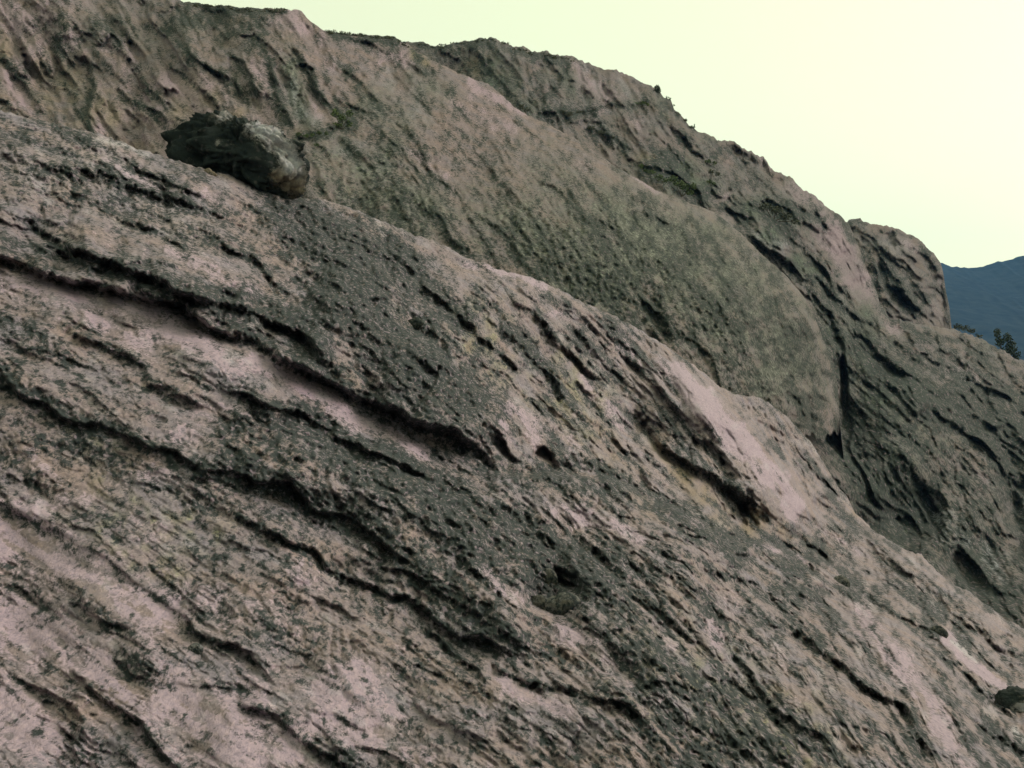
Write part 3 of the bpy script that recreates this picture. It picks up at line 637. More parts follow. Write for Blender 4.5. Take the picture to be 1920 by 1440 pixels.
for pts, r, v in [([(1150, 480), (1300, 520), (1420, 600), (1450, 700)], 110, .75), ([(1000, 450), (1100, 540)], 70, .5), ([(800, 380), (950, 420)], 70, .35), ([(1000, 300), (1200, 420)], 50, .25), ([(540, 130), (560, 180), (575, 220)], 20, .75), ([(620, 300), (700, 380), (760, 420)], 60, .45),
                  ([(700, 200), (740, 230), (720, 290)], 40, .4), ([(780, 150), (840, 170)], 26, .4), ([(100, 60), (300, 60), (420, 60)], 50, .25), ([(130, 150), (220, 200)], 40, .2), ([(1200, 400), (1330, 430)], 40, .3)]:
    stroke(GRN, pts, r, v)
for pts, r, v in [([(540, 160), (565, 210), (590, 230)], 14, .35), ([(720, 140), (760, 160), (770, 200)], 26, .3), ([(650, 290), (700, 310)], 26, .2)]:
    stroke(PALE, pts, r, v)
for pts, r, v in [([(20, 90), (140, 190), (260, 240), (350, 200), (450, 200)], 60, .28), ([(650, 420), (760, 460)], 30, .2), ([(780, 95), (800, 112)], 8, .6)]:
    stroke(OCH, pts, r, v)
minor_ledges(H, P, dflow, 110, (-40, 10, 1560, 780), (40, 200), (1.5, 5), 6, lambda x, y: dtop(x) + 10 < y < ftop(x) + 20)
N = fbm(8, 3, 140, .9) * .4 + gnoise(2.4, 141) * .4 + gnoise(3.6, 142) * .35 + dflow.lic(gnoise(3.2, 160), 6) * .5
darkc = speckle(P, N)
N2 = fbm(24, 5, 180, .7)
bare = np.clip(BARE * (.85 + .35 * N2) + sstep(.6, 1.8, N2) * .22, 0, 1)
green = np.clip(GRN * (1 + .25 * gnoise(9, 190)) + sstep(.8, 2, fbm(20, 4, 200)) * .2, 0, .95)
fleck = sstep(1.7, 2.4, gnoise(3.0, 193)) * sstep(.2, .6, GRN) * 0
och = np.clip(OCH * (.8 + .5 * gnoise(8, 192)) + fleck, 0, 1)
pale = np.clip(PALE * (1 + .4 * gnoise(8, 194)), 0, 1)
darkc *= (1 - fleck)
H += gnoise(2.0, 195) * 1.3 * (.35 + sstep(.2, .7, GRN)) + gnoise(4.5, 196) * .5 * (.4 + sstep(.2, .7, GRN)) + dflow.lic(gnoise(3, 197)) * 1.4
H += facets(110, 30, 55, 121) * (1.0 + 4.5 * left) + facets(40, 11, 58, 122) * (.7 + 1.2 * left)
H += (blur(darkc, 1.4) - .3) * 1.8
dome_depth = tps([(x, y, math.log(d)) for x, y, d in [
    (-300, 0, 118), (0, 0, 112), (0, 250, 84), (300, 20, 118), (300, 290, 84), (540, 20, 122), (500, 350, 74), (740, 75, 128), (700, 250, 92), (900, 155, 128), (720, 420, 70), (1000, 230, 124), (1000, 450, 80), (1200, 500, 84), (1300, 385, 125), (1200, 625, 74),
    (1500, 560, 120), (1420, 700, 84), (1350, 600, 84), (1500, 760, 92), (1560, 740, 118), (1600, 950, 110), (1100, 320, 108)]], .002)
SDm = layer('rock_dome', M_DOME, dtop, lambda u: np.where(u > 1460, np.minimum(ftop(u) + 230, np.interp(u, [1460, 1500, 1549, 1576, 1600], [862, 815, 826, 806, 790]) + 5 * np.sin(u / 5.3) + 4 * np.sin(u / 2.1 + 1)), ftop(u) + 230), dome_depth, H, (darkc, bare, green, och), pale, -900, 1640, 46, 6, jag=.8, label='broad rounded rock dome with green lichen and a fluted cliff at its left end')

# ================================================================== RIDGE AND GULLY (behind the dome)
RIDGE_TOP = [(640, 62), (765, 80), (772, 81), (832, 84), (870, 77), (900, 72), (922, 73), (952, 79), (964, 88), (997, 99), (1031, 102), (1069, 109), (1106, 120), (1144, 131), (1181, 144), (1219, 161), (1240, 176), (1249, 182), (1258, 188), (1264, 204), (1275, 212), (1288, 226), (1294, 236), (1305, 242),
             (1309, 247), (1346, 261), (1376, 265), (1410, 284), (1440, 306), (1449, 321), (1477, 332), (1522, 366), (1560, 392), (1590, 419), (1604, 447), (1613, 469), (1624, 500), (1642, 540), (1651, 573), (1669, 598), (1715, 607), (1751, 612), (1782, 613), (1804, 622), (1838, 633), (1860, 644), (1882, 660), (1902, 674), (1920, 678), (2240, 720)]
rtop = curve(RIDGE_TOP)
rflow = Flow([(900, 100, 70), (1050, 150, 80), (1200, 230, 60), (1300, 320, 45), (1450, 400, 42), (1580, 480, 60), (1620, 560, 60), (1500, 480, 50), (1700, 660, 22), (1820, 680, 24), (1900, 760, 30), (1640, 700, 50), (1650, 900, 62), (1750, 860, 55), (1850, 1000, 60), (1700, 780, 35), (1650, 1000, 30)])
H = Z.copy()
H += gnoise(45, 301) * 12 + rflow.lic(gnoise(15, 302)) * 5 + rflow.lic(gnoise(6, 303)) * 2.8 + gnoise(3.0, 304) * 1.0
H += facets(80, 26, 45, 321) * 3.4 + facets(26, 9, 50, 322) * 1.8 + rflow.lic(gnoise(2.4, 323), 7) * 1.8
s1 = rflow.lic(gnoise(5, 305)); s2 = rflow.lic(gnoise(11, 306)); gul = sstep(1480, 1620, PX)
H -= np.clip(1 - np.abs(s1) - .72, 0, 1) * (3 + 7 * gul); H -= np.clip(1 - np.abs(s2) - .8, 0, 1) * (7 + 14 * gul)
P = Z + .38; BARE = Z.copy(); GRN = Z + .22; OCH = Z.copy(); PALE = Z.copy()
P += sstep(560, 760, PY) * sstep(1500, 1580, PX) * .12  # gully shade put into the dark lichen cover
def RL(pts, A, wa, B, wb, dk=.25, **k): ledge(H, pts, A=A * .7, wa=wa, B=B * .6, wb=wb, dark=dk * 1.2, cover=P, **k)
RL([(975, 205), (1000, 214), (1050, 212), (1099, 206), (1151, 195), (1200, 195), (1240, 180)], 9, 18, 6, 8, .3)
RL([(904, 95), (907, 110), (914, 130), (930, 150)], 9, 12, 8, 6)
RL([(947, 135), (945, 165), (950, 180)], 8, 10, 7, 6)
RL([(1068, 112), (1062, 135), (1045, 165), (1038, 190)], 10, 12, 8, 7, .3)
RL([(1090, 236), (1110, 244), (1155, 266), (1190, 280)], 9, 14, 7, 7, .3)
RL([(1222, 280), (1235, 292), (1265, 298), (1285, 290)], 8, 12, 6, 7, .25)
RL([(1258, 230), (1285, 260), (1300, 300)], 8, 12, 7, 7)
RL([(1190, 310), (1240, 318), (1290, 345), (1330, 380)], 14, 16, 10, 12, .4)
RL([(1340, 392), (1380, 405), (1411, 418), (1428, 428)], 22, 20, 18, 10, .3)
RL([(1430, 370), (1480, 380), (1510, 398), (1530, 420)], 8, 14, 6, 8)
RL([(1376, 430), (1420, 450), (1462, 482), (1495, 515), (1520, 550), (1560, 590), (1580, 640), (1578, 700)], 24, 26, 20, 16, .25)
RL([(1500, 515), (1530, 535), (1567, 562), (1609, 597), (1660, 615)], 20, 22, 14, 12, .3)
RL([(1420, 380), (1470, 430), (1530, 500), (1580, 545), (1640, 590)], 10, 18, 8, 9, .2)
RL([(1470, 330), (1530, 400), (1570, 450)], 6, 14, 5, 7, .15)
RL([(1550, 390), (1585, 430), (1600, 470)], 7, 12, 6, 6)
RL([(1560, 640), (1578, 680), (1585, 740), (1590, 800), (1594, 826), (1612, 875), (1642, 939), (1660, 985), (1669, 1012)], 12, 12, 26, 14, .3)
RL([(1590, 600), (1640, 660), (1690, 700), (1730, 740)], 18, 24, 14, 16, .3)
RL([(1625, 715), (1669, 725), (1690, 750), (1721, 778), (1747, 748)], 26, 22, 22, 16, .3)
RL([(1740, 745), (1770, 785), (1800, 796), (1815, 802), (1837, 824), (1860, 845)], 24, 20, 24, 14, .3)
RL([(1640, 760), (1691, 830), (1720, 840), (1760, 870)], 12, 20, 8, 12, .2)
RL([(1690, 830), (1700, 880), (1715, 930), (1740, 990), (1770, 1040)], -16, 14, -14, 18, .2)
RL([(1820, 800), (1845, 830), (1875, 871), (1905, 931), (1925, 990), (1940, 1080)], 26, 26, 30, 22, .35)
RL([(1700, 620), (1770, 640), (1830, 660), (1890, 700)], 8, 14, 6, 7, .2)
RL([(1660, 640), (1730, 665), (1800, 700), (1860, 730), (1930, 770)], 12, 18, 9, 10, .25)
RL([(1640, 650), (1700, 700), (1780, 750), (1850, 790), (1920, 830)], 14, 20, 9, 10, .25)
RL([(1800, 700), (1830, 740), (1880, 790), (1930, 850)], 10, 16, 9, 10, .3)
RL([(1760, 1040), (1790, 1020), (1830, 1060), (1860, 1100), (1920, 1120)], 14, 18, 16, 14, .3)
RL([(1600, 860), (1620, 900), (1680, 960), (1740, 1010)], 8, 14, 8, 10, .2)
pit(H, 1712, 968, 44, 52, 60, 38, .45); pit(H, 1815, 1075, 46, 18, 50, 34, .4); pit(H, 1581, 720, 7, 60, 0, 40); pit(H, 1905, 930, 26, 80, -10, 26, .5)
for pts, r, v in [([(1240, 320), (1290, 350), (1310, 370)], 20, .4), ([(1200, 300), (1250, 310)], 12, .3), ([(1330, 290), (1380, 300), (1340, 350)], 26, .15), ([(1440, 390), (1500, 400), (1540, 410)], 12, .35), ([(1380, 380), (1440, 390), (1490, 430)], 18, .3), ([(1560, 610), (1640, 680), (1740, 760)], 40, .25), ([(1600, 800), (1650, 900), (1700, 980)], 50, .22),
                  ([(1800, 720), (1860, 760), (1900, 850)], 40, .25), ([(1820, 1090), (1900, 1120)], 26, .3), ([(1650, 540), (1600, 500)], 10, .1), ([(850, 100), (1030, 180), (1100, 210)], 30, .12), ([(870, 80), (960, 90), (1060, 115)], 8, .35), ([(780, 82), (840, 88)], 8, .35)]:
    stroke(P, pts, r, v)
for pts, r, v in [([(1080, 130), (1140, 160), (1190, 180)], 26, .55), ([(1130, 210), (1210, 230)], 16, .3), ([(1190, 240), (1180, 280)], 20, .6), ([(1260, 230), (1280, 270)], 14, .5), ([(1340, 310), (1370, 290)], 12, .4), ([(1345, 370), (1365, 368)], 10, .6), ([(1480, 350), (1540, 410), (1590, 480), (1630, 560)], 20, .8), ([(1540, 430), (1570, 470), (1610, 540)], 18, .6),
                  ([(1640, 600), (1700, 650), (1780, 700)], 20, .35), ([(1780, 690), (1830, 710)], 12, .5), ([(1500, 470), (1560, 520)], 12, .3), ([(1820, 860), (1860, 920)], 20, .25), ([(1390, 275), (1440, 310)], 10, .4)]:
    stroke(BARE, pts, r, v); stroke(P, pts, r, -.22 * v)
for pts, r, v in [([(1250, 320), (1300, 350)], 26, .8), ([(1400, 390), (1500, 410)], 24, .6), ([(1600, 620), (1700, 760)], 60, .5), ([(1620, 850), (1700, 950)], 70, .4), ([(930, 150), (1030, 170)], 40, .35), ([(1180, 195), (1240, 190)], 14, .4), ([(1450, 440), (1520, 520)], 20, .4)]:
    stroke(GRN, pts, r, v)
for pts, r, v in [([(1780, 980), (1840, 1020), (1870, 1060)], 26, .55), ([(1740, 950), (1760, 990)], 14, .4), ([(1430, 450), (1480, 460)], 10, .3), ([(1610, 860), (1600, 830)], 12, .25), ([(1780, 690), (1840, 720)], 12, .2)]:
    stroke(PALE, pts, r, v)
for pts, r, v in [([(1200, 290), (1230, 310)], 14, .3), ([(900, 120), (880, 150)], 18, .3)]:
    stroke(OCH, pts, r, v)
minor_ledges(H, P, rflow, 120, (760, 90, 1950, 1180), (30, 160), (2, 6), 7, lambda x, y: rtop(x) + 8 < y)
P += sstep(1560, 1640, PX) * sstep(640, 800, PY) * .08  # deepens the gully shade painted through the dark cover
N = fbm(8, 3, 340, .9) * .4 + gnoise(2.4, 341) * .4 + gnoise(3.6, 342) * .35 + rflow.lic(gnoise(3.2, 360), 6) * .5
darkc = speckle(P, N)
N2 = fbm(24, 5, 380, .7)
bare = np.clip(BARE * (.85 + .35 * N2) + sstep(.6, 1.8, N2) * .2, 0, 1)
green = np.clip(GRN * (1 + .35 * gnoise(10, 390)), 0, .95)
pale = np.clip(PALE * (1 + .5 * fbm(8, 3, 394)) + sstep(1.3, 2.4, s1) * .2, 0, 1)
H += (blur(darkc, 1.4) - .3) * 2
ridge_depth = tps([(x, y, math.log(d)) for x, y, d in [
    (640, 80, 175), (900, 80, 182), (1060, 115, 185), (1250, 190, 188), (1000, 200, 160), (1200, 280, 160), (1300, 370, 150), (1450, 325, 190), (1580, 420, 200), (1420, 430, 158), (1500, 530, 158), (1650, 580, 188), (1790, 620, 200), (1920, 690, 205),
    (1600, 680, 145), (1700, 760, 140), (1580, 800, 128), (1700, 900, 120), (1850, 850, 150), (1920, 950, 140), (1750, 1000, 112), (1900, 1150, 92), (1650, 980, 108), (2200, 760, 200), (1600, 1000, 101), (1540, 850, 103), (1590, 900, 105)]], .002)
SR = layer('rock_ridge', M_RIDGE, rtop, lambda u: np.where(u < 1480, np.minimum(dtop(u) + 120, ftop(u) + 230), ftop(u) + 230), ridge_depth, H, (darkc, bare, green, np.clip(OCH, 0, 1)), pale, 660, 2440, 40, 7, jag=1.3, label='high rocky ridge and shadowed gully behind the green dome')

# ================================================================== SMALL FAR DOME AT THE RIGHT END OF THE RIDGE
H = Z.copy(); P = Z + .34; BARE = Z.copy(); GRN = Z + .2; PALE = Z.copy(); OCH = Z.copy()
kflow = Flow([(1620, 430, 5), (1700, 440, 12), (1760, 500, 60), (1680, 500, 35), (1700, 560, 55), (1770, 590, 75), (1660, 530, 55)], K=7)
H += facets(30, 10, 40, 421) * 3 + gnoise(22, 401) * 5 + kflow.lic(gnoise(7, 402)) * 4 + gnoise(4, 403) * 1.8
s1 = kflow.lic(gnoise(4, 404)); H -= np.clip(1 - np.abs(s1) - .7, 0, 1) * 10
RL([(1612, 455), (1622, 480), (1640, 515), (1650, 545)], 8, 10, 10, 7, .4)
RL([(1650, 475), (1660, 500), (1680, 535), (1700, 565), (1725, 590), (1742, 605)], 18, 16, 18, 12, .6)
RL([(1640, 470), (1680, 488), (1715, 505)], 8, 10, 6, 6, .2)
RL([(1700, 520), (1720, 545), (1735, 570)], 10, 10, 10, 7, .4)
RL([(1745, 480), (1755, 510), (1765, 545), (1770, 590)], 6, 10, 6, 6, .25)
RL([(1720, 450), (1735, 470), (1750, 495)], 5, 8, 5, 4, .25)
pit(H, 1680, 555, 12, 26, -35, 16); pit(H, 1655, 520, 7, 24, -20, 12)
for pts, r, v in [([(1660, 500), (1680, 550), (1710, 585)], 16, .5), ([(1600, 412), (1620, 415)], 8, .3)]: stroke(P, pts, r, v)
for pts, r, v in [([(1700, 450), (1725, 462)], 10, .6), ([(1750, 500), (1765, 560)], 12, .4), ([(1740, 570), (1770, 600)], 12, .4)]: stroke(BARE, pts, r, v)
stroke(PALE, [(1660, 470), (1700, 460)], 12, .2)
darkc = speckle(P, fbm(6, 3, 440, .8))
KNOB_TOP = [(1560, 480), (1578, 430), (1593, 413), (1600, 409), (1613, 408), (1619, 415), (1633, 419), (1656, 423), (1671, 427), (1684, 431), (1698, 439), (1718, 446), (1729, 453), (1738, 464), (1749, 476), (1758, 487), (1765, 498), (1769, 515), (1773, 544), (1780, 576), (1784, 613), (1787, 650), (1800, 800)]
ktop = curve(KNOB_TOP)
knob_depth = tps([(x, y, math.log(d)) for x, y, d in [(1600, 412, 245), (1700, 440, 250), (1760, 490, 256), (1680, 550, 222), (1780, 600, 250), (1620, 480, 228), (1740, 620, 226), (1560, 500, 240), (1700, 660, 215)]], .002)
SK = layer('rock_knoll', M_RIDGE, ktop, lambda u: rtop(u) + 60, knob_depth, H, (darkc, np.clip(BARE, 0, 1), GRN, Z), PALE, 1560, 1800, 26, 8, jag=.7, sp=1.4, label='small rounded knoll of grooved rock at the right end of the ridge')

# ================================================================== FAR MOUNTAIN, VALLEY GROUND
def far_mountain():
    m = bpy.data.materials.new('forested_mountain'); n, l, b, out = nt(m)
    f = noise(n, l, 0.03, 8, .65)
    l.new(ramp(n, l, f, [(.3, (.012, .022, .038)), (.7, (.044, .058, .074))]), b.inputs['Base Color'])
    b.inputs['Roughness'].default_value = 1; b.inputs['Specular IOR Level'].default_value = 0
    prof = curve([(-2000, 300), (-900, 420), (200, 500), (1000, 520), (1600, 470), (1767, 493), (1784, 500), (1804, 501), (1822, 502), (1831, 502), (1849, 498), (1871, 491), (1893, 487), (1920, 478), (2050, 440), (2300, 400), (2800, 430), (3600, 520)])
    us = np.r_[np.arange(-2000, 1700, 20.), np.arange(1700, 2000, 1.5), np.arange(2000, 3600, 20.)]
    rng = np.random.default_rng(3)
    yt = prof(us) + np.interp(us, np.arange(-2000, 3700, 7), rng.standard_normal(815)) * .8
    t = np.linspace(0, 1, 70)[:, None]
    D0 = 3400.0
    ztop = 60 + D0 * (CY - yt) / F
    X = D0 * (us - CX) / F
    dep = D0 - t * 1900
    z = ztop[None, :] * (1 - t) ** 1.15
    nn = gnoise(30, 501) ; n2 = gnoise(9, 502)
    z = z + (sample(nn, us[None, :] * .4 + 300, t * 900 + 0 * us) * 7 + sample(n2, us[None, :] * .5 + 200, t * 900 + 0 * us) * 2) * np.sin(np.pi * np.clip(t * 1.05, 0, 1))
    V = np.stack([X[None, :] * (0.55 + .45 * dep / D0), dep + 0 * us[None, :], z], -1)
    # back slope
    tb = np.linspace(1, 0.1, 5)[:, None]
    B = np.stack([X[None, :] + 0 * tb, D0 + 900 * tb + 0 * us, ztop[None, :] * (1 - tb) + 0], -1)
    A = np.concatenate([B, V], 0); R, C = A.shape[:2]
    ii = np.arange(R * C).reshape(R, C)
    Q = np.stack([ii[:-1, :-1], ii[1:, :-1], ii[1:, 1:], ii[:-1, 1:]], -1).reshape(-1, 4)
    o = make_mesh('mountain', A.reshape(-1, 3), Q, m)
    tag(o, label='distant blue mountain with a low saddle', kind='structure')
far_mountain()

print('tris', sum(len(o.data.polygons) * 2 for o in bpy.data.objects if o.type == 'MESH'))
def ground():
    m = bpy.data.materials.new('valley_ground'); n, l, b, out = nt(m)
    f = noise(n, l, .02, 8, .6)
    l.new(ramp(n, l, f, [(.35, (.05, .06, .04)), (.65, (.14, .13, .09))]), b.inputs['Base Color']); b.inputs['Roughness'].default_value = 1; b.inputs['Specular IOR Level'].default_value = 0
    k = 60; xs = np.sinh(np.linspace(-5, 5, k)) / np.sinh(5) * 5400
    X, Y = np.meshgrid(xs, xs); Zg = np.random.default_rng(2).standard_normal(X.shape) * .8
    ii = np.arange(k * k).reshape(k, k)
    Q = np.stack([ii[:-1, :-1], ii[:-1, 1:], ii[1:, 1:], ii[1:, :-1]], -1).reshape(-1, 4)
    o = make_mesh('ground', np.stack([X, Y, Zg], -1).reshape(-1, 3), Q, m)
    tag(o, label='valley floor below the rock slope', kind='structure')
ground()

# ================================================================== HAZE
def haze():
    m = bpy.data.materials.new('thin_blue_air'); m.use_nodes = True
    n, l = m.node_tree.nodes, m.node_tree.links; n.clear()
    out = n.new('ShaderNodeOutputMaterial'); v = n.new('ShaderNodeVolumePrincipled')
    v.inputs['Color'].default_value = (0.20, 0.46, 1.0, 1)
    v.inputs['Density'].default_value = 0.00007
    l.new(v.outputs[0], out.inputs['Volume'])
    bm = bmesh.new(); bmesh.ops.create_cube(bm, size=1)
    for q in bm.verts: q.co = (q.co.x * 11200, q.co.y * 11200, -3.5 + (q.co.z + .5) * 800)
    me = bpy.data.meshes.new('haze'); bm.to_mesh(me); bm.free(); me.materials.append(m)
    o = bpy.data.objects.new('haze', me); COL.objects.link(o)
    tag(o, kind='stuff')
haze()

# ================================================================== LOOSE BOULDERS AND STONES
from mathutils import noise as mno
def boulder(name, outline, depth, thick, mat, paint, label, group=None, cat='boulder', sub=5, rough=.12, facet=.16, seed=0):
    """closed irregular rock; outline in photo pixels gives its real width and height at its own distance"""
    P = np.array(outline, float); c = P.mean(0)
    ang = np.unwrap(np.arctan2(-(P[:, 1] - c[1]), P[:, 0] - c[0])); rad = np.hypot(P[:, 0] - c[0], P[:, 1] - c[1])
    od = np.argsort(ang); ang, rad = ang[od], rad[od]
    an = np.r_[ang - 2 * math.pi, ang, ang + 2 * math.pi]; rd = np.r_[rad, rad, rad]
    bm = bmesh.new(); bmesh.ops.create_icosphere(bm, subdivisions=sub, radius=1)
    cov = []; gr = []
    mpp = depth / F; R0 = rad.mean() * mpp
    o0 = Vector((CAM[0] + depth * (c[0] - CX) / F, CAM[1] + depth, CAM[2] + depth * (CY - c[1]) / F))
    off = Vector((seed * 7.3, seed * 3.1, seed * 1.7))
    for v in bm.verts:
        d = v.co.copy(); a = math.atan2(d.z, d.x); r = float(np.interp(a, an, rd)) * mpp
        dw_ = d + mno.noise_vector(d * 3 + off) * .25
        f = 1.0 + facet * (mno.voronoi(dw_ * 1.9 + off)[0][0] - .35) + facet * .5 * (mno.voronoi(dw_ * 5.2 + off)[0][0] - .3) + rough * mno.fractal(d * 2.6 + off, .8, 2.1, 6) + rough * .35 * (1 - 2 * abs(mno.fractal(d * 7 + off, .7, 2.1, 4)))
        k = min(1.0, math.hypot(d.x, d.z))
        sq = (abs(d.y) ** .75) * (1 if d.y > 0 else -1)
        v.co = Vector((d.x * r, sq * thick, d.z * r)) * (1 + (f - 1) * (1.0 if k < .9 else .55))
        uu = c[0] + v.co.x / mpp; vv = c[1] - v.co.z / mpp
        nz = mno.fractal(d * 4 + off, 1.0, 2.1, 5)
        p = paint(uu, vv, nz)
        cov.append(p[:4]); gr.append((p[4], 0, 0, 1))
    me = bpy.data.meshes.new(name); bm.to_mesh(me); bm.free()
    for an_, arr in (('cover', cov), ('grain', gr)):
        at = me.attributes.new(an_, 'FLOAT_COLOR', 'POINT'); at.data.foreach_set('color', np.array(arr, np.float32).ravel())
    me.polygons.foreach_set('use_smooth', np.ones(len(me.polygons), bool))
    me.materials.append(mat)
    o = bpy.data.objects.new(name, me); o.location = o0; COL.objects.link(o)
    tag(o, label, cat, group)
    return o
def gb(u, v, x, y, r): return math.exp(-((u - x) ** 2 + (v - y) ** 2) / (r * r))
def cl(x): return min(1.0, max(0.0, x))
def paint_main(u, v, nz):
    crest = gb(u, v, 500, 252, 22) + gb(u, v, 525, 270, 20) + gb(u, v, 548, 295, 20) + gb(u, v, 563, 325, 18) + .8 * gb(u, v, 432, 232, 14) + .5 * gb(u, v, 430, 285, 7)
    och = gb(u, v, 560, 350, 24) + .6 * gb(u, v, 530, 345, 16)
    dark = cl(.98 - .8 * crest - .6 * och + nz * .3)
    return (dark - .25 * cl(crest + och), cl(.6 * crest), .1, cl(och * .7), cl(crest * (.95 + nz)))
boulder('boulder', [(322, 292), (330, 278), (346, 264), (362, 254), (385, 242), (402, 230), (416, 226), (435, 223), (455, 232), (470, 243), (492, 238), (510, 247), (528, 258), (542, 273), (556, 292), (568, 310), (573, 330), (568, 348), (556, 360), (520, 364), (470, 356), (400, 338), (345, 318)],
        SF(455, 345) * 1.04, 1.1, M_BOULDER, paint_main, 'large dark craggy boulder with pale crest perched on the edge of the foreground slope', sub=6, rough=.20, facet=.42, seed=1)
def flatpaint(dk, br=0., gn=.2, oc=0., pl=0.):
    return lambda u, v, nz: (cl(.3 + .45 * dk + nz * .3), cl(br + nz * .3), gn, oc, cl(pl + nz * .4))
def stone(outline, label, paint, cat='stone', push=0.0, thick=.7, group=None, sub=4, surf=None, name='stone', **k):
    P = np.array(outline, float); c = P.mean(0); w = (P[:, 0].max() - P[:, 0].min()) / 2
    d = (surf or SF)(c[0], c[1]); th = w * d / F * thick
    return boulder(name, outline, d * math.exp(-push / F), th, M_BOULDER, paint, label, group, cat, sub=sub, seed=int(c[0]) % 37, **k)
stone([(1014, 1152), (1020, 1132), (1042, 1120), (1062, 1112), (1080, 1118), (1092, 1135), (1088, 1154), (1062, 1164), (1032, 1164)], 'largest dark stone lodged in the hollow of the foreground slope', flatpaint(.62, pl=.1), 'stone', push=34, group='stones lodged in the hollow')
stone([(993, 1130), (1002, 1118), (1024, 1122), (1032, 1136), (1024, 1150), (1004, 1147)], 'small grey stone at the lower left of the hollow beside the largest one', flatpaint(.35, br=.1), 'stone', push=20, group='stones lodged in the hollow')
stone([(1008, 1078), (1026, 1066), (1042, 1078), (1040, 1100), (1022, 1100)], 'dull grey stone at the top of the hollow', flatpaint(.45), 'stone', push=14, group='stones lodged in the hollow')
stone([(1870, 1322), (1874, 1305), (1893, 1294), (1920, 1294), (1952, 1302), (1966, 1332), (1935, 1354), (1900, 1350), (1880, 1340)], 'rounded dark boulder with a pale streak cut off by the right edge of the photo',
      lambda u, v, nz: (cl(.85 - 1.2 * gb(u, v, 1915, 1318, 20) * (1 if abs(v - 1318) < 9 else .1) + nz * .4), .1, .15, 0, cl(.8 * gb(u, v, 1912, 1318, 22) * (1 if abs(v - 1318) < 8 else 0))), 'boulder', push=30, thick=.6, sub=5, name='boulder')
stone([(1744, 1181), (1754, 1175), (1770, 1179), (1777, 1190), (1766, 1199), (1750, 1193)], 'small dark stone above the pale streak at lower right', flatpaint(.75), push=8)
stone([(1560, 1090), (1572, 1080), (1588, 1084), (1593, 1098), (1582, 1108), (1566, 1102)], 'round grey stone below the crack at the foot of the bright shoulder', flatpaint(.35, pl=.15), push=4, thick=.5)
stone([(761, 608), (772, 599), (787, 597), (794, 606), (786, 615), (768, 618)], 'blackish stone standing out of the lichen covered middle rib', flatpaint(.85), push=12)
stone([(352, 1219), (360, 1208), (374, 1209), (381, 1220), (370, 1230), (357, 1229)], 'small dark stone with white specks under the lower left ledge', flatpaint(.6, pl=.35), push=8)
stone([(382, 322), (386, 317), (398, 322), (408, 329), (400, 331), (388, 327)], 'tiny yellowish flake of rock below the big dark boulder', flatpaint(.0, br=.3, oc=.5), 'stone', push=4, thick=.4, sub=3)
stone([(496, 352), (503, 350), (517, 358), (526, 365), (518, 367), (503, 360)], 'tiny pale flake of rock under the right foot of the big boulder', flatpaint(.0, br=.5, oc=.3), 'stone', push=4, thick=.4, sub=3)

# ================================================================== SHRUBS AND TREES
def leaf_mat(name, c0, c1, sc):
    m = bpy.data.materials.new(name); n, l, b, out = nt(m)
    l.new(ramp(n, l, noise(n, l, sc, 4, .7), [(.35, c0), (.65, c1)]), b.inputs['Base Color']); b.inputs['Roughness'].default_value = .9
    return m
M_LEAF = leaf_mat('shrub_leaves', (.03, .05, .022), (.12, .16, .055), 2.5)
M_DULL = leaf_mat('dry_scrub', (.03, .038, .025), (.085, .085, .05), 1.5)
M_PINE = leaf_mat('tree_leaves', (.018, .030, .018), (.045, .062, .032), 1.2)
M_BARK = leaf_mat('bark', (.05, .04, .03), (.10, .08, .06), 6)
def foliage(clumps, leaf, dens, rng, yk=.8):
    V = []; Q = []
    for (x, y, z, rx, rz) in clumps:
        n = max(12, int(dens * rx * rz / (leaf * leaf)))
        for _ in range(n):
            d = rng.standard_normal(3); d /= np.linalg.norm(d); d *= rng.random() ** .45
            p = np.array([x + d[0] * rx, y + d[1] * rx * yk, z + d[2] * rz])
            a = rng.standard_normal(3); a /= np.linalg.norm(a); b = np.cross(a, rng.standard_normal(3)); b /= np.linalg.norm(b)
            s = leaf * (.6 + .8 * rng.random()); k = len(V)
            V += [p - a * s, p - b * s * .6, p + a * s, p + b * s * .6]; Q.append((k, k + 1, k + 2, k + 3))
    return V, Q
def limb(V, Q, a, b, r0, r1):
    a = np.array(a, float); b = np.array(b, float); d = b - a; d /= np.linalg.norm(d) + 1e-9
    x = np.cross(d, [0.3, 1, .2]); x /= np.linalg.norm(x); y = np.cross(d, x); k = len(V)
    for p, r in ((a, r0), (b, r1)):
        for i in range(6):
            t = i * math.pi / 3; V.append(p + (x * math.cos(t) + y * math.sin(t)) * r)
    for i in range(6): Q.append((k + i, k + (i + 1) % 6, k + 6 + (i + 1) % 6, k + 6 + i))
